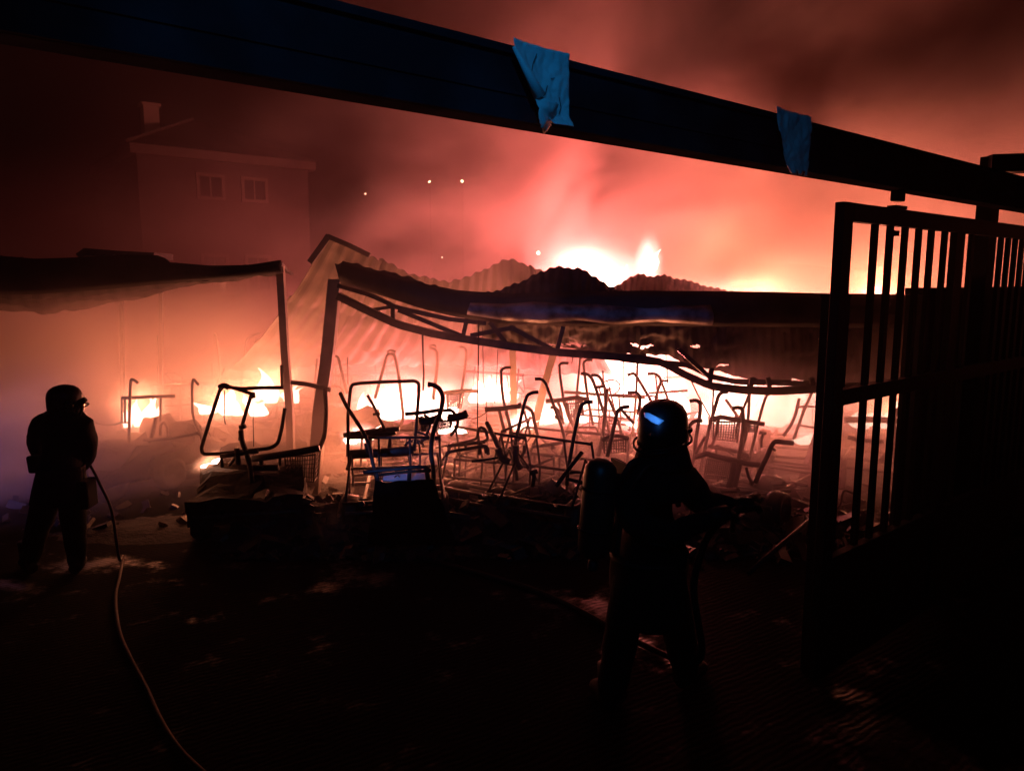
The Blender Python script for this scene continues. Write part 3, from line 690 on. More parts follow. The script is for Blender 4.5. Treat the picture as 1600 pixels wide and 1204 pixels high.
def cart(label, px, d, yaw, parts, body=0, baskets=(), base=True, cat='golf cart'):
    root = thing('golf_cart', PZ(px, d, 0), label, cat, GRP)
    if base: cart_base(root, R(yaw), body)
    rq = random.Random(int(px * 7 + d * 13))
    for k in range(rq.choice((0, 0, 1)) if base else 0):                      # twisted tubes left over from the bodywork
        a = rq.uniform(0, 6.28); x0 = rq.uniform(-.6, .6); y0 = rq.uniform(-.7, .5); h = rq.uniform(.35, 1.05); l_ = rq.uniform(.1, .45)
        q = [Vector((x0, y0, .12)), Vector((x0 + .1 * math.cos(a), y0 + .1 * math.sin(a), h * .5)), Vector((x0 + l_ * math.cos(a), y0 + l_ * math.sin(a), h)), Vector((x0 + (l_ + .16) * math.cos(a + .6), y0 + (l_ + .16) * math.sin(a + .6), h + rq.uniform(-.15, .05)))]
        MB().tube([p_ + root.location for p_ in q], .013, 7, round_=.08).build('bent_tube', M['char'], root, smooth=True)
    for name, Z, pts, r, dd in parts:
        n_ = len(pts)
        q = []
        for i, p in enumerate(pts):
            k = dd if not isinstance(dd, tuple) else dd[0] + (dd[1] - dd[0]) * i / (n_ - 1)
            q.append(P(*Z(*p), k))
        MB().tube(q, r * .86, 8, round_=.07).build(name, M['char'], root, smooth=True)
    for q, dd, nx, ny in baskets: basket(q, dd, nx, ny, root)
    return root
T = .019
cart('burnt golf cart with flames filling its seat frame, behind the left firefighter', 228, 9.6, -30, [
    ('strut', Z5, [(262, 235), (250, 222), (220, 205), (214, 260), (210, 400), (204, 640)], .022, 9.3),
    ('seat_bar', Z5, [(165, 325), (230, 325), (330, 318), (492, 315)], .026, 9.5), ('seat_leg', Z5, [(180, 330), (182, 480)], T, 9.5), ('seat_leg', Z5, [(162, 320), (162, 480)], T, 9.7),
    ('seat_leg', Z5, [(405, 320), (402, 470)], T, 9.6), ('seat_bar', Z5, [(0, 480), (60, 497), (130, 490), (150, 480), (200, 480)], .014, 9.8),
    ('seat_frame', Z5, [(330, 600), (350, 560), (375, 450)], .03, 9.2), ('armrest', Z5, [(400, 560), (400, 500), (420, 475), (440, 500), (455, 580)], .02, 9.4), ('bag_bar', Z5, [(300, 590), (450, 580), (640, 545), (660, 560)], .025, 9.1)], 0)
cart('burnt golf cart with one thin hooked strut curving beside the tilted frame', 310, 10.2, -30, [
    ('strut', Z5, [(642, 245), (630, 230), (607, 203), (600, 250), (602, 420), (618, 480), (655, 550), (668, 620)], .02, 9.2),
    ('strut', Z5, [(800, 140), (720, 310), (700, 420)], .016, 11.0), ('bag_bar', Z5, [(640, 330), (730, 340)], .03, 10.8)], 1)
cart('burnt golf cart with a tilted four-sided windscreen frame, left of the posts', 405, 8.3, 12, [
    ('windscreen_frame', Z5, [(900, 590), (905, 530), (930, 440), (968, 315), (985, 305), (900, 275), (800, 248), (775, 275), (720, 440), (658, 640), (668, 678), (760, 676), (900, 662), (1090, 640), (1138, 610), (1165, 500), (1180, 390)], .024, 7.7),
    ('frame_leg', Z5, [(905, 530), (912, 600), (938, 660), (965, 760), (975, 850)], .034, 7.65), ('top_bar', Z5, [(780, 250), (900, 270), (1020, 262), (1172, 262)], .024, 7.75),
    ('top_joint', Z5, [(770, 262), (800, 245), (830, 262)], .035, 7.68), ('knuckle', Z5, [(965, 310), (992, 308)], .04, 7.68), ('clamp', Z5, [(898, 512), (935, 500)], .03, 7.62),
    ('dash_bar', Z5, [(780, 690), (890, 675), (1012, 658)], .03, 7.6), ('bracket', Z5, [(785, 690), (788, 760)], .022, 7.6), ('bracket', Z5, [(880, 640), (890, 740)], .035, 7.6), ('bracket', Z5, [(830, 750), (900, 660)], .02, 7.65),
    ('seat_bar', Z5, [(980, 705), (1100, 690), (1260, 665), (1395, 640)], .045, 7.8), ('bracket', Z5, [(1035, 700), (1030, 760)], .03, 7.8), ('bracket', Z5, [(1150, 690), (1150, 745)], .02, 7.8), ('wire', Z5, [(803, 280), (803, 420), (800, 440), (808, 490)], .007, 7.8), ('wire', Z5, [(980, 330), (985, 630)], .005, 7.8),
    ('lower_bar', Z5, [(800, 745), (1000, 765), (1140, 760)], .04, 7.7), ('strut', Z5, [(1430, 265), (1440, 400), (1430, 560), (1390, 660)], .03, 8.2), ('strut', Z5, [(1160, 120), (1165, 260)], .025, 8.6)], 0,
    [([Z5(1180, 690), Z5(1370, 680), Z5(1360, 850), Z5(1190, 850)], 8.0, 12, 6)])
cart('burnt golf cart with an upright inverted-U windscreen frame and blue-lit seat panel', 620, 8.4, 8, [
    ('windscreen_frame', Z6, [(318, 965), (320, 800), (318, 640), (338, 440), (352, 402), (420, 392), (600, 382), (840, 374), (872, 392), (872, 470), (855, 680), (835, 920)], .023, 8.0),
    ('loose_rod', Z6, [(258, 470), (300, 560), (430, 760), (490, 880), (500, 960), (545, 1150)], .025, (7.9, 7.4)), ('rod_end', Z6, [(470, 860), (490, 940)], .045, 7.65),
    ('loose_rod', Z6, [(470, 485), (520, 570), (560, 660), (605, 750)], .02, 8.2), ('cross_pin', Z6, [(515, 636), (570, 632)], .02, 8.2),
    ('seat_bar', Z6, [(285, 800), (330, 792), (550, 762), (720, 750)], .035, 8.3), ('seat_bar', Z6, [(330, 790), (420, 805), (560, 800), (690, 772)], .04, 8.35), ('leg', Z6, [(650, 790), (640, 900)], .03, 8.4), ('leg', Z6, [(490, 800), (485, 870)], .035, 8.3),
    ('dash_rail', Z6, [(330, 945), (560, 935), (830, 910)], .055, 8.0), ('rack_rail', Z6, [(440, 1088), (560, 1075), (720, 1062), (850, 1045), (930, 1050), (965, 1080)], .024, 7.3), ('rack_rail', Z6, [(560, 1110), (790, 1080), (950, 1075)], .016, 7.28),
    ('rack_leg', Z6, [(545, 1085), (555, 1170)], .024, 7.3), ('rack_leg', Z6, [(800, 1060), (795, 1150)], .024, 7.3), ('rack_leg', Z6, [(930, 1050), (945, 1150)], .03, 7.3), ('wire', Z6, [(680, 1140), (690, 1115), (715, 1110), (722, 1140)], .006, 7.35)], 1)
bp_root = bpy.data.objects[[o.name for o in COL.objects if o.name.startswith('golf_cart')][-1]]
q = [P(*Z6(*p), dd) for p, dd in (((590, 1152), 7.3), ((925, 1142), 7.3), ((920, 1092), 7.42), ((596, 1108), 7.42))]
MB().add(q + [p + Vector((0, .02, -.02)) for p in q], [(0, 1, 2, 3), (7, 6, 5, 4), (0, 4, 5, 1), (1, 5, 6, 2), (2, 6, 7, 3), (3, 7, 4, 0)]).build('seat_panel', M['panel'], bp_root)
q = [P(*p, dd) for p, dd in (((588, 752), 7.2), ((676, 750), 7.2), ((715, 850), 6.95), ((575, 850), 6.95))]
noisy(MB().grid(lambda u, v: q[0].lerp(q[1], u).lerp(q[3].lerp(q[2], u), v), 12, 8), .03, 6).build('seat_back', M['blk'], bp_root, thick=.05)
cart('burnt golf cart with a thick hooked strut and drooping bag cradles', 700, 9.0, -20, [
    ('strut', Z6, [(945, 400), (985, 405), (1030, 430), (1062, 490), (1050, 600), (1000, 720), (972, 830), (965, 930), (985, 1060), (992, 1250)], .03, 7.7), ('strut_cap', Z6, [(942, 402), (962, 404)], .034, 7.7),
    ('bag_bar', Z6, [(765, 633), (880, 625), (1045, 600)], .026, 7.9), ('bag_cradle', Z6, [(885, 690), (920, 690), (970, 685), (1010, 672), (1045, 655)], .052, 7.9), ('bag_cradle', Z6, [(1098, 660), (1140, 665), (1200, 650), (1248, 635)], .052, 8.0), ('cradle_tip', Z6, [(1228, 605), (1250, 655)], .025, 8.0), ('cradle_tip', Z6, [(885, 655), (888, 700)], .03, 7.9),
    ('bag_frame', Z6, [(1060, 605), (1130, 603), (1160, 640), (1180, 690), (1165, 750), (1120, 800)], .022, 8.1), ('bag_frame', Z6, [(910, 640), (950, 660), (960, 720), (930, 800)], .02, 8.1),
    ('loose_wire', Z6, [(1250, 660), (1300, 672), (1360, 650), (1420, 600)], .005, 8.2), ('pipe', Z6, [(850, 770), (900, 785), (950, 805), (965, 840)], .016, 8.0), ('pipe', Z6, [(985, 830), (1040, 825), (1030, 850)], .02, 8.0)], 1,
    [([Z6(890, 700), Z6(960, 700), Z6(950, 765), Z6(895, 768)], 8.2, 7, 5), ([Z6(1000, 690), Z6(1115, 680), Z6(1120, 740), Z6(1005, 765)], 8.25, 10, 6)])
cart('overturned golf cart whose bent tube frame lies low beside the thick hooked strut', 745, 8.8, 70, [
    ('tube_frame', Z6, [(1085, 965), (1090, 940), (1120, 925), (1250, 905), (1390, 880), (1412, 905), (1415, 950)], .022, 8.0), ('tube_frame', Z6, [(1155, 870), (1240, 850), (1330, 825), (1335, 760), (1355, 735), (1390, 750), (1415, 835), (1350, 855), (1250, 865)], .02, 8.15),
    ('tube_frame', Z6, [(1100, 880), (1230, 870), (1390, 850)], .024, 8.1), ('tube_leg', Z6, [(1235, 860), (1240, 900)], .02, 8.1), ('tube_leg', Z6, [(1355, 850), (1345, 950)], .026, 8.05), ('tube_leg', Z6, [(1390, 880), (1400, 940)], .02, 8.0), ('long_rod', Z6, [(1285, 1003), (1400, 988), (1490, 975)], .014, 7.5),
    ('loose_rod', Z6, [(1402, 700), (1450, 800), (1530, 970)], .03, (8.1, 7.9)), ('roll_bar', Z6, [(760, 880), (790, 850), (850, 835), (900, 860), (910, 890)], .02, 8.5), ('roll_bar', Z6, [(880, 860), (910, 825), (950, 815), (990, 850)], .03, 8.6)], 2)
cart('pale far golf cart with a tall narrow arch strut behind the inverted-U frame', 605, 11.4, 20, [
    ('strut', Z6, [(530, 510), (560, 400), (622, 178), (640, 165), (680, 168), (700, 250), (718, 360), (735, 500), (750, 640), (745, 680), (715, 750)], .025, 10.4), ('strut_hook', Z6, [(625, 150), (650, 135), (690, 150)], .022, 10.9)], 2)
cart('pale far golf cart with two tall hooked struts and a rear bag bar', 715, 11.2, -25, [
    ('strut', Z6, [(955, 120), (990, 125), (1015, 150), (1018, 220), (1000, 400), (985, 500), (990, 520)], .026, 10.6), ('strut', Z6, [(1190, 112), (1225, 112), (1245, 145), (1230, 300), (1205, 450), (1180, 590)], .023, 11.0), ('bag_bar', Z6, [(1070, 468), (1180, 455), (1240, 450), (1335, 457)], .03, 10.7), ('strut_hook', Z6, [(955, 105), (985, 95), (1010, 110)], .02, 10.9)], 2,
    [([Z6(1090, 480), Z6(1220, 470), Z6(1200, 590), Z6(1095, 590)], 10.8, 9, 7)])
cart('far golf cart with a single hooked strut just right of the second leaning post', 530, 11.0, 20, [
    ('strut', Z6, [(195, 182), (238, 182), (252, 230), (275, 330), (312, 470)], .024, 10.2), ('strut', Z6, [(315, 190), (318, 400)], .014, 10.6), ('seat_bar', Z6, [(170, 412), (265, 415), (300, 560)], .02, 10.4), ('strut', Z6, [(75, 200), (60, 420), (60, 560)], .016, 10.8)], 1,
    [([Z6(165, 480), Z6(260, 480), Z6(255, 545), Z6(170, 545)], 10.5, 8, 4)])
cart('burnt golf cart with a rear bag bar in front of the pale upright inner post', 800, 9.4, -25, [
    ('strut', Z7, [(392, 270), (345, 270), (315, 290), (318, 400), (332, 530), (372, 660), (390, 790)], .023, 9.2), ('bag_bar', Z7, [(188, 596), (320, 592), (400, 578), (470, 572)], .036, 8.9), ('bag_bar', Z7, [(460, 572), (520, 578), (560, 615), (580, 720), (600, 800)], .026, 9.0), ('bar_clip', Z7, [(452, 548), (470, 575)], .03, 8.9), ('strut', Z7, [(300, 610), (320, 690), (345, 780)], .026, 9.0), ('strut', Z7, [(350, 610), (385, 720), (400, 800)], .026, 9.05), ('strut', Z7, [(495, 610), (525, 720), (545, 800)], .018, 9.1), ('wheel_arch', Z7, [(310, 880), (305, 840), (325, 805), (360, 800), (400, 800), (470, 795), (610, 808)], .022, 8.9)], 1)
cart('burnt golf cart with a strut hooked right, in front of the slanting inner post', 805, 8.6, -35, [
    ('strut', Z7, [(607, 463), (560, 464), (520, 485), (500, 540), (460, 700), (422, 880), (418, 960), (440, 1150)], .023, 8.0), ('loose_rod', Z7, [(202, 700), (240, 770), (300, 890), (345, 970)], .03, (8.3, 7.9)), ('pipe', Z7, [(495, 878), (498, 920), (470, 975)], .022, 8.0), ('seat_post', Z7, [(430, 880), (430, 1000), (470, 1060)], .045, 7.9), ('seat_post', Z7, [(290, 900), (320, 980), (380, 1010)], .05, 7.9), ('gear_box', Z7, [(410, 850), (490, 800)], .03, 8.2)], 0)
cart('burnt golf cart with a long strut hooked left and crooked near its foot', 870, 9.2, 30, [
    ('strut', Z7, [(578, 360), (630, 358), (662, 390), (720, 550), (790, 740), (818, 850), (805, 910), (765, 990)], .023, 8.7), ('stub', Z7, [(700, 582), (745, 582), (765, 610), (768, 660)], .02, 8.9), ('stub', Z7, [(735, 660), (765, 650), (790, 672)], .03, 8.85), ('seat_bar', Z7, [(560, 890), (640, 880), (720, 870), (800, 850)], .026, 8.6), ('seat_leg', Z7, [(718, 870), (722, 905)], .03, 8.6), ('pipe', Z7, [(545, 930), (555, 900), (590, 830)], .022, 8.7)], 2)
cart('pale golf cart with two struts hooked right and a wire basket under its bag bar', 905, 10.4, -25, [
    ('strut', Z7, [(842, 237), (790, 235), (770, 250), (774, 320), (790, 440), (802, 520), (810, 560)], .024, 9.9), ('strut', Z7, [(1028, 212), (980, 211), (958, 235), (968, 330), (985, 470), (1010, 600), (1032, 720)], .024, 10.1), ('bag_bar', Z7, [(663, 532), (760, 528), (900, 504), (960, 515), (1000, 522)], .036, 9.8), ('bar_clip', Z7, [(908, 488), (912, 505)], .03, 9.8),
    ('basket_bracket', Z7, [(760, 540), (780, 590), (800, 710)], .024, 9.7), ('basket_bracket', Z7, [(815, 545), (850, 670), (900, 750)], .034, 9.65), ('basket_bracket', Z7, [(945, 530), (955, 640)], .022, 9.8), ('loose_rod', Z7, [(850, 670), (960, 830), (1060, 950)], .02, (9.7, 9.0)), ('seat_bar', Z7, [(920, 740), (1060, 735), (1075, 780)], .018, 9.9)], 2,
    [([Z7(825, 550), Z7(935, 540), Z7(925, 670), Z7(850, 675)], 9.75, 7, 6)])
cart('burnt golf cart with a strut hooked right above the air cylinder of the near firefighter', 890, 8.3, -30, [
    ('strut', Z7, [(1032, 538), (980, 540), (945, 560), (925, 620), (885, 800), (850, 1000), (835, 1080), (830, 1190)], .024, 7.6), ('loose_rod', Z7, [(948, 930), (860, 1040), (800, 1120), (745, 1195)], .026, (7.5, 7.3)), ('rim_bar', Z7, [(850, 1095), (920, 1088), (1010, 1098)], .016, 7.5), ('bag_deck_edge', Z7, [(830, 1140), (920, 1160), (1010, 1190)], .022, 7.4), ('stub', Z7, [(560, 1085), (575, 1120), (560, 1200)], .026, 7.6), ('stub', Z7, [(540, 1095), (600, 1080)], .03, 7.6)], 0)
cart('burnt golf cart with twin struts joined by a rung, left of the near helmet', 950, 9.6, 25, [
    ('strut', Z7, [(938, 318), (990, 320), (1022, 350), (1050, 420), (1110, 600), (1165, 785)], .024, 9.2), ('strut', Z7, [(1018, 330), (1075, 330), (1105, 375), (1150, 500), (1210, 640), (1240, 720), (1258, 795)], .023, 9.4), ('rung', Z7, [(1052, 424), (1122, 418)], .024, 9.25), ('strut', Z7, [(1142, 440), (1130, 600), (1110, 800), (1075, 960)], .03, (9.2, 8.6))], 1)
cart('burnt golf cart with a low arched basket rail right behind the near firefighter', 975, 8.7, -30, [
    ('strut', Z7, [(1318, 575), (1260, 580), (1222, 610), (1200, 720), (1170, 850), (1145, 965)], .026, 8.0), ('basket_rail', Z7, [(1105, 845), (1120, 825), (1200, 800), (1260, 808), (1315, 825)], .026, 8.2), ('strut', Z7, [(1250, 595), (1300, 650), (1350, 705)], .022, 8.6)], 0,
    [([Z7(1115, 840), Z7(1290, 830), Z7(1290, 930), Z7(1125, 940)], 8.25, 9, 4)])
cart('burnt golf cart with hooked struts just above the near firefighter helmet', 1025, 10.2, 25, [
    ('strut', Z7, [(1302, 330), (1320, 322), (1355, 315), (1380, 350), (1470, 500), (1520, 600)], .024, 9.6), ('strut', Z7, [(1303, 466), (1370, 464), (1398, 490), (1400, 540), (1385, 640)], .026, 9.0), ('strut', Z8, [(60, 320), (120, 318), (155, 345), (165, 380), (145, 430), (125, 500), (110, 600)], .024, 9.7), ('stub', Z8, [(160, 374), (222, 374)], .02, 9.7), ('strut', Z8, [(165, 375), (205, 480), (230, 560)], .02, 9.9), ('bag_bar', Z8, [(70, 468), (200, 462), (370, 450)], .02, 10.5), ('wire', Z7, [(1305, 335), (1308, 360), (1300, 366)], .008, 9.6)], 2)
cart('burnt golf cart with two short struts hooked left, right beside the near firefighter helmet', 1085, 8.9, 25, [
    ('strut', Z8, [(388, 532), (440, 524), (470, 545), (472, 600), (455, 720), (432, 850), (430, 950), (395, 1060), (370, 1200)], .026, 8.4), ('strut', Z8, [(487, 684), (420, 690), (388, 720), (365, 850), (340, 960), (318, 1060)], .026, 8.1), ('seat_bar', Z8, [(220, 880), (330, 870)], .05, 8.0), ('seat_bar', Z8, [(240, 905), (330, 905)], .03, 8.05), ('strut', Z8, [(400, 370), (440, 460), (500, 570), (545, 650)], .012, 9.6), ('strut', Z8, [(430, 950), (470, 880), (510, 810)], .022, 8.3)], 0)
cart('burnt golf cart with two wire baskets one above the other and a thick bag bar', 1135, 9.2, -20, [
    ('strut', Z8, [(685, 460), (640, 462), (612, 490), (590, 570), (545, 720), (515, 860), (490, 1000), (440, 1200)], .026, 8.6), ('strut', Z8, [(575, 440), (568, 560), (562, 650)], .014, 9.2), ('strut', Z8, [(720, 590), (765, 580), (800, 590), (808, 680), (800, 800), (775, 960), (745, 1100), (715, 1220)], .026, 8.3), ('strut', Z8, [(855, 470), (850, 600), (838, 740), (800, 920), (780, 1000)], .022, 8.9), ('strut', Z8, [(860, 465), (820, 560), (780, 660), (750, 760), (755, 820)], .02, 8.8), ('strut', Z8, [(1055, 470), (1000, 476), (978, 510), (950, 600), (920, 720), (880, 880), (850, 1010)], .023, 9.0),
    ('bag_bar', Z8, [(568, 672), (630, 655), (720, 672), (830, 690), (970, 712)], .032, 8.55), ('bar_clip', Z8, [(625, 640), (630, 665)], .024, 8.55), ('basket_side', Z8, [(615, 670), (600, 760), (575, 850), (550, 890)], .022, 8.6), ('bag_bar', Z8, [(430, 968), (480, 955), (520, 942), (620, 970), (760, 1000), (850, 1025), (952, 1028)], .036, 8.2), ('seat_bar', Z8, [(530, 880), (640, 905), (760, 925)], .03, 8.7), ('frame_lump', Z8, [(770, 940), (830, 960), (830, 990)], .05, 8.5), ('frame_lump', Z8, [(815, 700), (822, 780), (810, 840)], .04, 8.75), ('basket_side', Z8, [(735, 1010), (720, 1120), (690, 1210)], .04, 8.15), ('basket_side', Z8, [(790, 1010), (760, 1140), (745, 1220)], .026, 8.2)], 1,
    [([Z8(575, 690), Z8(785, 690), Z8(760, 850), Z8(570, 830)], 8.7, 10, 7), ([Z8(525, 985), Z8(725, 1010), Z8(695, 1150), Z8(500, 1130)], 8.3, 13, 8), ([Z8(850, 720), Z8(900, 725), Z8(895, 775), Z8(850, 775)], 9.1, 4, 3)])
cart('burnt golf cart with a low hooked side rail sticking out next to the gate post', 1190, 8.6, -40, [
    ('side_rail', Z8, [(1197, 860), (1100, 850), (1052, 846), (1025, 885), (995, 960), (950, 1050), (900, 1170)], .032, 7.9), ('latch', Z8, [(1030, 895), (1060, 910), (1055, 920), (1030, 905)], .008, 7.88), ('cross_leg', Z8, [(830, 1050), (850, 1130), (880, 1170)], .02, 8.0), ('stub', Z8, [(930, 776), (985, 785)], .026, 9.2), ('stub', Z8, [(962, 790), (945, 830), (948, 890)], .026, 9.2), ('loose_rod', Z8, [(670, 520), (720, 590), (770, 665)], .024, 9.6)], 2)
cart('burnt golf cart with two bent struts leaning left beside the gate post', 1245, 10.2, -20, [
    ('strut', Z8, [(1245, 510), (1215, 640), (1180, 720), (1120, 805)], .028, 9.7), ('strut', Z8, [(1345, 460), (1310, 540), (1285, 590), (1240, 720), (1200, 830)], .026, 9.8), ('rail', Z8, [(1225, 585), (1280, 570), (1340, 575), (1412, 582)], .018, 9.8), ('joint', Z8, [(1270, 580), (1300, 580)], .034, 9.8), ('wire', Z8, [(1350, 590), (1345, 700), (1400, 740)], .006, 9.9), ('seat_bar', Z8, [(1240, 720), (1330, 735), (1420, 745)], .016, 10.1)], 2)
cart('burnt golf cart glimpsed between the lower bars of the gate', 1365, 10.0, -30, [
    ('strut', Z0, [(1412, 640), (1404, 636), (1398, 650), (1396, 700), (1404, 780)], .026, 9.2), ('strut', Z0, [(1352, 665), (1336, 690)], .022, 9.4), ('bag_bar', Z0, [(1325, 683), (1350, 688), (1380, 690)], .03, 9.3), ('strut', Z0, [(1414, 665), (1394, 700), (1375, 720)], .035, 9.1), ('roof_rail', Z0, [(1320, 656), (1360, 655), (1415, 658)], .05, 9.9), ('lower_rail', Z0, [(1310, 805), (1340, 790)], .02, 8.9)], 1)
# plain far row, copies of one cart with all its parts
proto = thing('golf_cart', (0, 0, 0), 'x', 'golf cart', GRP)
cart_base(proto, 0, 2)
for sx in (-1, 1):
    MB().tube([(sx * .46, -.75, .4), (sx * .46, -.62, 1.0), (sx * .44, -.50, 1.70), (sx * .44, -.22, 1.76)], .02, 6, round_=.12).build('strut', M['char'], proto, smooth=True)
    MB().tube([(sx * .46, .72, .5), (sx * .44, .5, 1.2)], .016, 6).build('strut', M['char'], proto, smooth=True)
MB().tube([(-.62, -.72, 1.0), (.62, -.72, 1.0)], .024, 6).build('bag_bar', M['char'], proto, smooth=True)
inst('steering_column', COLM, proto, (-.25, .62, .5)); inst('steering_wheel', STEER, proto, (-.25, .30, .96), 0, R(40))
far = [(300, 12.6, 28, 'smoke veiled golf cart between the two thin canopy posts and the tilted frame'), (455, 12.9, -30, 'far golf cart glowing behind the first leaning post'),
       (560, 13.9, 20, 'farthest golf cart silhouetted in the wide fire of the inverted-U frame'), (800, 14.0, -28, 'far golf cart in the glow behind the pale upright inner post'), (1040, 13.6, 25, 'far golf cart washed out by the tall white fire'), (1150, 14.2, -22, 'far golf cart washed out behind the stacked wire baskets'), (1330, 13.2, 24, 'far golf cart in the fire behind the gate post'), (965, 11.4, -26, 'golf cart skeleton behind the twin struts with a rung')]
def copy_tree(o, parent=None):
    c = o.copy(); COL.objects.link(c); c.parent = parent
    for ch in list(o.children): copy_tree(ch, c)
    return c
for i, (px, d, yw, lb) in enumerate(far):
    o = proto if i == 0 else copy_tree(proto)
    o.location = PZ(px, d, 0); o.rotation_euler.z = R(yw); o['label'] = lb

# ------------------------------------------------------------------ ash, debris, cables
def heap(u, v):
    x = -6.2 + 13.5 * u; y = 6.9 + 6.5 * v
    e = min(1, v * 9 + .0) * min(1, u * 12) * min(1, (1 - u) * 8)
    left = 1.0 if x > -2.9 else .25
    n = (max(0, .5 + .9 * nz((x, y, 0), .9)) * .16 + .12 * max(0, nz((x, y, 4), 2.6)) + .05 * nz((x, y, 7), 7)) * (1 if x < 1.0 else .6)
    front = max(0, 1 - abs(y - 7.5 - .35 * nz((x, 0, 0), .8)) / .75) * .30 * (1 if -2.9 < x < 1.2 else .35)
    return Vector((x, y, max(-.02, (n + front) * e * left - .03)))
tag(MB().grid(heap, 150, 80).build('ash_heap', M['ash'], smooth=False), kind='stuff')
rnd = random.Random(3); m = MB()
for i in range(1500):
    x = rnd.uniform(-3.0, 4.2) if i % 4 else rnd.uniform(-6, 6); y = 6.8 + abs(rnd.gauss(0, 1)) * 1.3
    if x < -2.9: y += .8
    s = rnd.uniform(.02, .09) * (1.6 if rnd.random() < .12 else 1)
    h0 = heap((x + 6.2) / 13.5, min(1, max(0, (y - 6.9) / 6.5))).z
    rot = Matrix.Rotation(rnd.uniform(0, 6), 3, 'Z') @ Matrix.Rotation(rnd.uniform(-.7, .7), 3, 'X') @ Matrix.Rotation(rnd.uniform(-.7, .7), 3, 'Y')
    m.box((x, y, max(0, h0) + s * .25), (s * rnd.uniform(.5, 3.2), s * rnd.uniform(.5, 1.6), s * rnd.uniform(.2, 1.1)), rot)
tag(m.build('debris', M['char']), kind='stuff')
def cable(pts, d, r, label):
    o = MB().tube([P(x, y, d) for x, y in pts], r, 5).build('hanging_cable', M['char'], smooth=True)
    tag(o, label, 'cable', 'cables hanging from the burnt roof'); return o
cable([(660, 515), (661, 560), (662, 585), (661, 610)], 8.7, .012, 'short cable hanging above the inverted-U windscreen frame')
cable([(748, 500), (747, 580), (746, 650), (747, 720)], 8.3, .008, 'longest black cable hanging at the middle of the girder')
cable([(754, 500), (755, 590), (761, 640), (760, 660)], 9.0, .005, 'thin kinked cable just right of the longest hanging cable')
cable([(778, 545), (776, 590), (773, 630)], 9.4, .005, 'short thin cable left of the upright inner post')
cable([(893, 553), (895, 560), (893, 568)], 8.7, .006, 'tiny curl of cable under the girder')
cable([(974, 556), (974, 600), (974, 620), (975, 626)], 8.8, .006, 'thin straight cable hanging left of the near helmet')
cable([(940, 556), (975, 564), (1010, 568), (1035, 570)], 8.65, .012, 'slack cable running under the girder toward the right')
cable([(1042, 568), (1043, 605)], 9.0, .005, 'thin cable hanging just right of the near helmet')
# ------------------------------------------------------------------ people
def skin_body(name, pts, edges, m, parent=None, root=0, sub=2):
    me = bpy.data.meshes.new(name); off = parent_loc(parent) if parent else Vector()
    me.from_pydata([tuple(p[0] - off) for p in pts], edges, []); o = bpy.data.objects.new(name, me); COL.objects.link(o)
    if parent: o.parent = parent
    sk = o.modifiers.new('skin', 'SKIN'); sk.use_smooth_shade = True
    for i, p in enumerate(pts):
        r = p[1]; me.skin_vertices[0].data[i].radius = r if isinstance(r, tuple) else (r, r); me.skin_vertices[0].data[i].use_root = (i == root)
    s = o.modifiers.new('smooth', 'SUBSURF'); s.levels = sub; s.render_levels = sub
    me.materials.append(m)
    # bake to real mesh so that creases can be added
    dg = bpy.context.evaluated_depsgraph_get(); nm = bpy.data.meshes.new_from_object(o.evaluated_get(dg)); o.modifiers.clear(); o.data = nm
    for v in nm.vertices:
        p = v.co; n1 = nz(p + off, 9) * .010 + nz(p + off, 22) * .004
        v.co = p + v.normal * n1
    for p in nm.polygons: p.use_smooth = True
    return o
def hand(wrist, dirn, up, parent, s=1.0, name='glove'):
    """gloved hand: palm, four unequal curled fingers and a thumb from the side"""
    d = Vector(dirn).normalized(); u = Vector(up).normalized(); sd = d.cross(u).normalized(); u = sd.cross(d).normalized()
    m = MB(); w = Vector(wrist); palm = w + d * .05 * s
    m.tube([w - d * .02, w + d * .03 * s, w + d * .09 * s], [.036 * s, .044 * s, .040 * s], 10)
    for k, (o, L) in enumerate(((-.033, .070), (-.011, .082), (.011, .078), (.033, .062))):
        b = w + d * .085 * s + sd * o * s
        p1 = b + d * L * .45 * s - u * .008 * s; p2 = p1 + (d * .35 - u * .9).normalized() * L * .4 * s; p3 = p2 + (-d * .7 - u * .5).normalized() * L * .3 * s
        m.tube([b - d * .03, b, p1, p2, p3], [.013 * s, .0135 * s, .0125 * s, .0115 * s, .009 * s], 7)
    b = w + d * .03 * s - sd * .035 * s
    m.tube([b, b + (-sd * .7 + d * .6) * .045 * s, b + (-sd * .5 + d * .7 - u * .6) * .085 * s], [.017 * s, .015 * s, .011 * s], 7)
    return m.build(name, M['rubber'], parent, smooth=True)
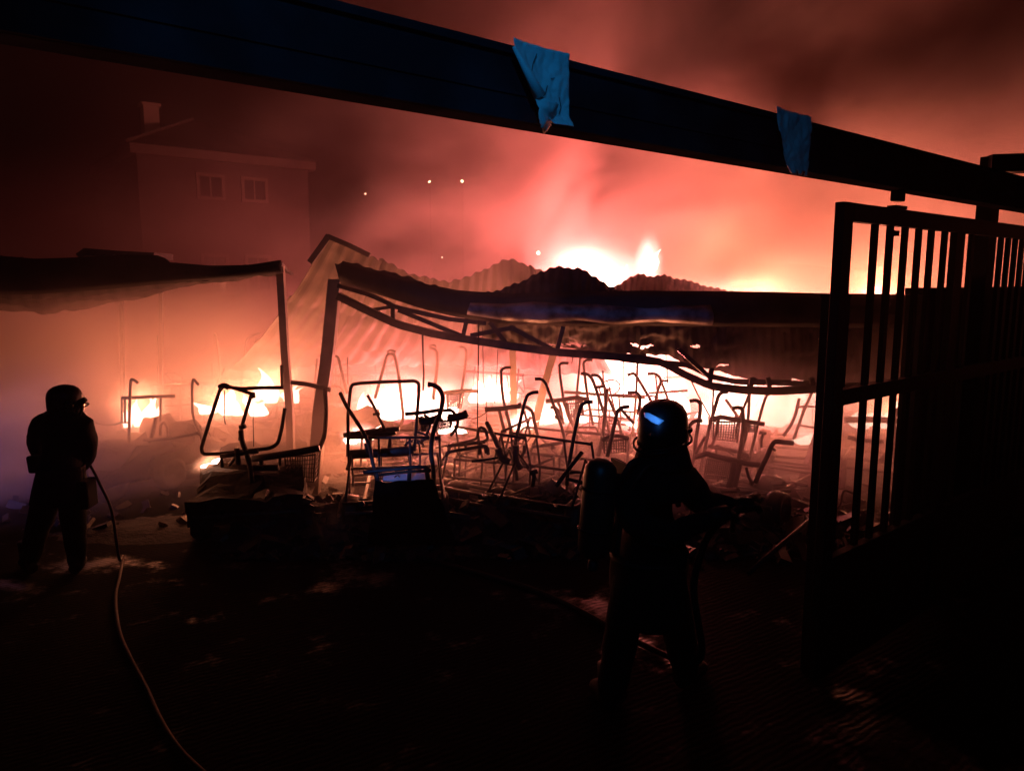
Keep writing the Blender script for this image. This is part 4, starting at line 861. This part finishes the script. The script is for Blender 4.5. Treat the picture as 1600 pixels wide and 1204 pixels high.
def helmet(c, face, parent, s=1.0, strip=False, tilt=0):
    """fire helmet: domed shell with comb and rim, ear covers, visor edge, neck cape"""
    f = Vector((face[0], face[1], 0)).normalized(); a = math.atan2(f.y, f.x); RZ_ = Matrix.Rotation(a, 3, 'Z') @ Matrix.Rotation(tilt, 3, 'Y')
    T_ = lambda p: RZ_ @ (Vector(p) * s) + c
    m = MB(); n = 24; v = []; fc = []
    prof = [(0.002, .134), (.04, .132), (.078, .121), (.108, .099), (.128, .066), (.137, .025), (.138, -.02), (.135, -.055), (.131, -.085)]
    for r, z in prof:
        for k in range(n):
            q = 2 * math.pi * k / n; x, y = math.cos(q), math.sin(q)
            z2 = z - (.035 * max(0, -x) ** 1.5 if z < .0 else 0) + (.028 * max(0, x) ** 2 if z < -.03 else 0)
            v.append(T_((x * r * 1.13 - .012, y * r * .95, z2)))
    for i in range(len(prof) - 1):
        for k in range(n): fc.append((i * n + k, i * n + (k + 1) % n, (i + 1) * n + (k + 1) % n, (i + 1) * n + k))
    m.add(v, fc); hm_ = m.build('helmet', M['helmet'], parent, smooth=True, thick=.006)
    MB().tube([T_((math.cos(q) * .152 - .012, 0, math.sin(q) * .134)) for q in [R(x) for x in range(20, 165, 12)]], .010 * s, 6).build('comb', M['helmet'], hm_, smooth=True)
    rim = [T_((math.cos(q) * .150 - .012, math.sin(q) * .127, -.085 - .035 * max(0, -math.cos(q)) ** 1.5 + .028 * max(0, math.cos(q)) ** 2)) for q in [2 * math.pi * k / 24 for k in range(25)]]
    MB().tube(rim, .0075 * s, 6).build('rim', M['helmet'], hm_, smooth=True)
    MB().tube([T_((math.cos(q) * .178 - .005, math.sin(q) * .146, -.03)) for q in [R(x) for x in range(-80, 81, 10)]], .010 * s, 6).build('visor_edge', M['helmet'], hm_, smooth=True)
    MB().grid(lambda uu, vv: T_((math.cos(R(-68 + 136 * uu)) * (.158 - .012 * vv), math.sin(R(-68 + 136 * uu)) * (.130 - .006 * vv), -.03 - .085 * vv)), 14, 4).build('visor', M['glass'], hm_, smooth=True, thick=.003)
    MB().tube([T_((math.cos(q) * (.182 + .02 * max(0, math.cos(q))) - .012, math.sin(q) * .150, -.092 - .04 * max(0, -math.cos(q)) ** 1.5 + .026 * max(0, math.cos(q)) ** 2)) for q in [2 * math.pi * k / 28 for k in range(29)]], .008 * s, 6).build('brim', M['helmet'], hm_, smooth=True)
    # neck cape
    MB().grid(lambda uu, vv: T_((math.cos(R(70 + 220 * uu)) * (.138 + .035 * vv + .012 * nz((uu * 9, vv * 2, 1), 1)), math.sin(R(70 + 220 * uu)) * (.122 + .04 * vv), -.10 - .13 * vv - .02 * nz((uu * 7, 0, 5), 1))), 18, 5).build('neck_cape', M['cloth'], parent, smooth=True, thick=.006)
    for sy in (-1, 1):
        MB().lathe([(.002, .012), (.03, .012), (.04, .004), (.042, -.01)], T_((-.005, sy * .128, -.045)), 12, RZ_ @ Matrix.Rotation(R(-90 * sy), 3, 'X')).build('ear_boss', M['helmet'], hm_, smooth=True)
    return T_, hm_
def face_mesh(T_, parent):
    m = MB()
    m.lathe([(.002, .115), (.06, .10), (.085, .06), (.092, .0), (.086, -.05), (.070, -.10), (.045, -.135), (.002, -.15)], T_((0.015, 0, -.02)), 18)
    m.tube([T_((.095, 0, -.01)), T_((.122, 0, -.05)), T_((.105, 0, -.062))], [.010, .014, .012], 8)          # nose
    for sy in (-1, 1):
        m.lathe([(.002, .008), (.010, .005), (.012, 0)], T_((.095, sy * .034, .0)), 8)                         # eyes
    m.tube([T_((.098, -.022, -.095)), T_((.104, 0, -.094)), T_((.098, .022, -.095))], .006, 6)               # mouth
    return m.build('face', M['skin'], parent, smooth=True)
M['skin'] = mat('skin', (.38, .24, .18), .55, 0, .1, 12)

# near firefighter, seen from behind and the left, pointing a nozzle to the right
D1 = 4.3
f1 = thing('person', PZ(1012, D1, 0), 'near firefighter in dark gear with blue helmet strip and air cylinder on the back', 'person')
pv = P(1012, 905, D1)
pts = [(pv, (.205, .185)), (P(1016, 840, D1), (.205, .185)), (P(1021, 775, D1), (.225, .195)), (P(1027, 738, D1), (.18, .155)), (P(1033, 704, D1), .075), (P(1037, 668, D1), .085),
       (P(984, 750, 4.22), .122), (P(990, 818, 4.05), .102), (P(1050, 835, 4.02), .072), (P(1112, 806, 4.10), .056),                   # near (left) arm
       (P(1070, 752, 4.42), .122), (P(1100, 788, 4.50), .095), (P(1128, 786, 4.55), .066), (P(1152, 790, 4.52), .052),                   # far (right) arm
       (P(982, 925, 4.24), .125), (PZ(970, 4.22, .50), .112), (PZ(958, 4.26, .20), .10), (PZ(953, 4.30, .09), .085), (PZ(975, 4.42, .05), .055),
       (P(1046, 925, 4.38), .125), (PZ(1058, 4.46, .50), .112), (PZ(1068, 4.55, .20), .10), (PZ(1072, 4.58, .09), .085), (PZ(1085, 4.68, .05), .055)]
ed = [(0, 1), (1, 2), (2, 3), (3, 4), (4, 5), (3, 6), (6, 7), (7, 8), (8, 9), (3, 10), (10, 11), (11, 12), (12, 13), (0, 14), (14, 15), (15, 16), (16, 17), (17, 18), (0, 19), (19, 20), (20, 21), (21, 22), (22, 23)]
skin_body('body', pts, ed, M['cloth'], f1)
# coat skirt
co = P(1013, 860, D1); chm = P(1015, 962, D1)
MB().grid(lambda u, v: co.lerp(chm, v) + Vector((math.cos(2 * math.pi * u) * (.215 + .025 * v + .018 * nz((math.cos(6.28 * u) * 3, math.sin(6.28 * u) * 3, v * 2), 1)), math.sin(2 * math.pi * u) * (.205 + .04 * v), 0)), 32, 10).build('coat_skirt', M['cloth'], f1, smooth=True, thick=.008)
MB().tube([P(1013, 868, D1) + Vector((math.cos(q) * .215, math.sin(q) * .20, 0)) for q in [2 * math.pi * k / 24 for k in range(25)]], .022, 6).build('belt', M['rubber'], f1, smooth=True)
T1, hh = helmet(P(1037, 662, D1), (.62, .78), f1, 1.07)
face_mesh(T1, f1)
# collar and reflective helmet strip on the side facing the camera
MB().grid(lambda u, v: P(1032, 706 + 22 * v, D1) + Vector((math.cos(2 * math.pi * u) * (.115 + .05 * v), math.sin(2 * math.pi * u) * (.11 + .05 * v), .01 * nz((u * 8, v, 0), 1))), 24, 4).build('collar', M['cloth'], f1, smooth=True, thick=.012)
from mathutils.bvhtree import BVHTree
hoff = parent_loc(f1)
hbvh = BVHTree.FromPolygons([tuple(v.co + hoff) for v in hh.data.vertices], [tuple(q.vertices) for q in hh.data.polygons])
def on_helmet(px, py):                      # point of the shell on this sight line
    o = Vector((0, 0, CAMH)); dr = (P(px, py, D1) - o).normalized()
    hit, nrm, _, _ = hbvh.ray_cast(o, dr)
    if hit is None: return P(px, py, D1 - .1)
    return hit - dr * .012
qs = [(1006, 644), (1014, 645), (1022, 649), (1030, 653), (1038, 657)]; qb = [(1007, 651), (1013, 655), (1018, 659), (1024, 662), (1029, 664)]
MB().grid(lambda u, v: on_helmet(*[a + (b - a) * v for a, b in zip((lambda L, w: [L[min(3, int(w * 4))][k] + (L[min(3, int(w * 4)) + 1][k] - L[min(3, int(w * 4))][k]) * (w * 4 - min(3, int(w * 4))) for k in (0, 1)])(qs, u), (lambda L, w: [L[min(3, int(w * 4))][k] + (L[min(3, int(w * 4)) + 1][k] - L[min(3, int(w * 4))][k]) * (w * 4 - min(3, int(w * 4))) for k in (0, 1)])(qb, u))]), 10, 4).build('helmet_strip', M['strip'], f1, smooth=True, thick=.002)
# air cylinder and harness
c0, c1 = P(927, 872, 4.12), P(940, 716, 4.16); ax = (c1 - c0)
qrot = ax.to_track_quat('Z', 'Y').to_matrix(); L = ax.length
MB().lathe([(.002, 0), (.05, .005), (.085, .03), (.098, .07), (.098, L - .10), (.09, L - .05), (.065, L - .015), (.03, L), (.002, L + .002)], c0, 22, qrot).build('air_cylinder', M['cyl'], f1, smooth=True)
MB().lathe([(.02, -.07), (.03, -.06), (.03, -.02), (.022, .0), (.022, .01)], c0, 12, qrot).build('cylinder_valve', M['char'], f1, smooth=True)
MB().bar(c0.lerp(c1, .05) + Vector((.10, .06, 0)), c0.lerp(c1, .95) + Vector((.12, .06, 0)), .2, .03, (1, .3, 0)).build('back_plate', M['rubber'], f1)
for t in (.3, .7): MB().tube([c0.lerp(c1, t) + qrot @ Vector((.103 * math.cos(q), .103 * math.sin(q), 0)) for q in [2 * math.pi * k / 18 for k in range(19)]], .009, 5).build('cylinder_band', M['rubber'], f1, smooth=True)
MB().tube([P(965, 760, 4.1), P(985, 722, 4.1), P(1010, 716, 4.25), P(1052, 740, 4.45), P(1060, 790, 4.5)], .018, 6, round_=.05).build('shoulder_strap', M['rubber'], f1, smooth=True)
MB().tube([P(985, 765, 4.06), P(1010, 728, 4.10), P(1040, 724, 4.18), P(1058, 735, 4.3)], .008, 6, round_=.05).build('shoulder_piping', M['cyl'], f1, smooth=True)
hand(P(1112, 806, 4.10), (1, .25, .12), (0, 0, 1), f1, 1.15); hand(P(1150, 790, 4.52), (1, .0, .1), (0, 0, 1), f1, 1.15)
MB().lathe([(.002, 0), (.012, .004), (.012, .03), (.002, .034)], P(1018, 678, 4.13), 10, Matrix.Rotation(R(90), 3, 'X')).build('mask_buckle', M['rubber'], f1)
# branch pipe (nozzle) held in both hands
noz = thing('nozzle', P(1160, 795, 4.35), 'fire hose nozzle held out by the near firefighter', 'nozzle')
n0, n1 = P(1128, 812, 4.22), P(1182, 778, 4.75); nq = (n1 - n0).to_track_quat('Z', 'Y').to_matrix(); L = (n1 - n0).length
MB().lathe([(.002, 0), (.026, 0), (.026, L * .5), (.034, L * .55), (.034, L * .8), (.042, L * .85), (.042, L), (.025, L + .002)], n0, 14, nq).build('barrel', M['rubber'], noz, smooth=True)
MB().tube([n0.lerp(n1, .3), n0.lerp(n1, .3) - Vector((0, 0, .12))], .016, 8).build('pistol_grip', M['rubber'], noz, smooth=True)
MB().tube([n0.lerp(n1, .45) + Vector((0, 0, .02)), n0.lerp(n1, .45) + Vector((0, 0, .07)), n0.lerp(n1, .3) + Vector((0, 0, .08))], .007, 6).build('bail_handle', M['char'], noz, smooth=True)
h2 = MB().tube([n0, n0 + Vector((-.10, -.03, -.10)), n0 + Vector((-.16, .02, -.40)), PZ(1100, 4.5, .25), PZ(1080, 4.75, .04), PZ(1000, 5.1, .024), PZ(900, 5.7, .024), PZ(830, 6.1, .024), PZ(730, 6.5, .024), PZ(640, 6.9, .024), PZ(560, 6.95, .024)], .022, 10, round_=.3).build('fire_hose', M['rubber'], smooth=True)
tag(h2, 'hose dropping from the near firefighter nozzle to the dark ground', 'hose')

# left firefighter, seen from behind, head turned right
D2 = 6.5
f2 = thing('person', PZ(92, D2, 0), 'left firefighter in dark helmet standing legs apart in the smoke', 'person')
Q = lambda x, y, o=0: P(x, y, D2 + o)
pts = [(Q(94, 750), (.20, .17)), (Q(96, 712), (.175, .16)), (Q(97, 680), (.185, .165)), (Q(99, 655), (.14, .12)), (Q(102, 640), .085), (Q(103, 622), .085),
       (Q(64, 664, -.02), .10), (Q(55, 692, .08), .082), (Q(72, 722, .26), .075), (Q(98, 722, .34), .06),
       (Q(132, 666, -.02), .10), (Q(140, 700, .08), .082), (Q(130, 727, .24), .075), (Q(112, 726, .34), .06),
       (Q(76, 772), .135), (Q(62, 815), .112), (PZ(52, D2, .26), .098), (PZ(47, D2, .10), .08), (PZ(44, D2 + .14, .055), .06),
       (Q(112, 772), .135), (Q(115, 815), .112), (PZ(118, D2, .26), .098), (PZ(119, D2, .10), .08), (PZ(124, D2 + .14, .055), .06)]
skin_body('body', pts, ed, M['cloth'], f2)
c0_, c1_ = Q(95, 728), Q(93, 782)
MB().grid(lambda u, v: c0_.lerp(c1_, v) + Vector((math.cos(2 * math.pi * u) * (.19 + .035 * v + .018 * nz((math.cos(6.28 * u) * 3, math.sin(6.28 * u) * 3, v * 2), 1)), math.sin(2 * math.pi * u) * (.19 + .04 * v), 0)), 32, 8).build('coat_skirt', M['cloth'], f2, smooth=True, thick=.008)
T2, hh2 = helmet(Q(103, 623), (.75, .66), f2, .92)
face_mesh(T2, f2)
MB().lathe([(.002, .03), (.024, .03), (.028, .0), (.028, -.04), (.015, -.05)], Q(129, 626, -.08), 10, Matrix.Rotation(R(60), 3, 'Y')).build('helmet_torch', M['rubber'], hh2, smooth=True)
MB().tube([Q(127, 630, -.05), Q(128, 640, -.05), Q(122, 652, -.02)], .012, 6).build('breathing_tube', M['rubber'], f2, smooth=True)
MB().grid(lambda u, v: Q(101, 640 + 14 * v) + Vector((math.cos(2 * math.pi * u) * (.12 + .06 * v), math.sin(2 * math.pi * u) * (.115 + .05 * v), 0)), 20, 4).build('collar', M['cloth'], f2, smooth=True, thick=.012)
noisy(MB().box(Q(56, 724, -.05), (.10, .12, .16)), .02, 8).build('pouch', M['cloth'], f2, bevel=.02)
noisy(MB().box(Q(137, 770, -.02), (.09, .20, .26)), .02, 8).build('thigh_pocket', M['cloth'], f2, bevel=.02)
hand(Q(100, 722, .36), (.8, .5, 0), (0, 0, 1), f2, 1.15); hand(Q(112, 726, .36), (.6, .7, .1), (0, 0, 1), f2, 1.15)
nz2 = thing('nozzle', Q(118, 716, .5), 'fire hose nozzle held in front of the left firefighter', 'nozzle')
a0, a1 = Q(108, 724, .40), Q(112, 716, .85); nq = (a1 - a0).to_track_quat('Z', 'Y').to_matrix(); L = (a1 - a0).length
MB().lathe([(.002, 0), (.024, 0), (.024, L * .5), (.034, L * .6), (.034, L * .85), (.042, L * .9), (.042, L), (.02, L + .002)], a0, 14, nq).build('barrel', M['rubber'], nz2, smooth=True)
MB().tube([a0.lerp(a1, .3), a0.lerp(a1, .3) - Vector((0, 0, .12))], .016, 8).build('pistol_grip', M['rubber'], nz2, smooth=True)
gz = lambda x, y: G(x, y) + Vector((0, 0, .018))
hp = [a0, Q(128, 722, .30), Q(140, 726, .18), Q(158, 760, .0), Q(175, 800, -.25), PZ(186, 6.35, .20), gz(192, 872), gz(187, 905), gz(181, 935), gz(186, 985), gz(204, 1030), gz(228, 1075), gz(248, 1120), gz(275, 1165), gz(312, 1204), gz(380, 1260)]
def smoothline(pts, n=8):
    out = []
    for i in range(len(pts) - 1):
        p0, p1, p2, p3 = pts[max(0, i - 1)], pts[i], pts[i + 1], pts[min(len(pts) - 1, i + 2)]
        for k in range(n):
            t = k / n; out.append(.5 * ((2 * p1) + (p2 - p0) * t + (2 * p0 - 5 * p1 + 4 * p2 - p3) * t * t + (3 * p1 - p0 - 3 * p2 + p3) * t ** 3))
    return out + [pts[-1]]
ho = MB().tube(smoothline(hp), .013, 8).build('fire_hose', M['hose'], smooth=True)
tag(ho, 'pale hose running from the left firefighter across the ground toward the camera', 'hose')

def boot(ank, toe, parent):
    a_, t_ = Vector(ank), Vector(toe); d_ = (t_ - a_); d_.z = 0; d_.normalize()
    m = MB(); b0 = Vector((a_.x, a_.y, 0))
    m.tube([b0 + Vector((0, 0, .30)), b0 + Vector((0, 0, .12)), b0 + d_ * .03 + Vector((0, 0, .065))], [.082, .072, .07], 12)
    m.tube([b0 - d_ * .07 + Vector((0, 0, .062)), b0 + d_ * .05 + Vector((0, 0, .068)), b0 + d_ * .17 + Vector((0, 0, .06)), b0 + d_ * .235 + Vector((0, 0, .045))], [.052, .062, .058, .03], 12)
    m.build('boot', M['rubber'], parent, smooth=True)
boot(PZ(953, 4.30, .1), PZ(930, 4.5, 0), f1); boot(PZ(1072, 4.58, .1), PZ(1100, 4.75, 0), f1)
boot(PZ(46, D2, .1), PZ(36, D2 + .2, 0), f2); boot(PZ(119, D2, .1), PZ(128, D2 + .2, 0), f2)
# fallen pole and bits right of the near firefighter
pl = MB().tube([PZ(1170, 6.2, .12), PZ(1275, 6.9, .42)], .022, 8).build('fallen_pole', M['char'], smooth=True)
tag(pl, 'bent metal pole lying on the ground against the gate post', 'pole')
# distant lamps and embers
for px, py, d, s, lb in ((671, 284, 60, .06, 'fainter left one of two distant street lamps above the shed'), (722, 283, 60, .10, 'brighter right one of two distant street lamps above the shed')):
    p = P(px, py, d); t = thing('street_lamp', (p.x, d, 0), lb, 'street lamp', 'distant street lamps')
    MB().tube([(p.x, d + .6, 0), (p.x, d + .6, p.z + .2), (p.x, d - .1, p.z + .25)], .06, 6).build('pole', M['post'], t)
    MB().lathe([(.002, s), (s, s * .4), (s, -s * .5), (.002, -s)], p, 10).build('lamp_head', emis('lamp_glass', (1, .80, .45), 60), t, smooth=True)
EMB = emis('ember', (1, .55, .35), 25)
for px, py, d, s, lb in ((841, 395, 14, .032, 'large glowing ember floating left of the brightest fire'), (571, 303, 12, .008, 'small ember streak above the torn roof ridge'), (691, 402, 12, .008, 'tiny ember above the dip of the torn roof')):
    o = noisy(MB().lathe([(.002, s), (s * .8, s * .4), (s, -s * .3), (.002, -s)], P(px, py, d), 8), s * .3, 20).build('ember', EMB, smooth=True); tag(o, lb, 'ember', 'embers in the air')

# fan of water mist leaving the near nozzle toward the fire
sc0 = n1; sc1 = P(1310, 640, 8.0); am = sc1 - sc0; wq = am.to_track_quat('Z', 'Y').to_matrix(); L = am.length
wm_, _ = vol_mat('water_mist', (.95, .95, .95), .16, .3)
ws = MB().lathe([(.002, 0), (.03, .02), (.16, L * .35), (.34, L * .8), (.30, L * .95), (.002, L)], sc0, 16, wq).build('water_spray', wm_, smooth=True); tag(ws, kind='stuff')
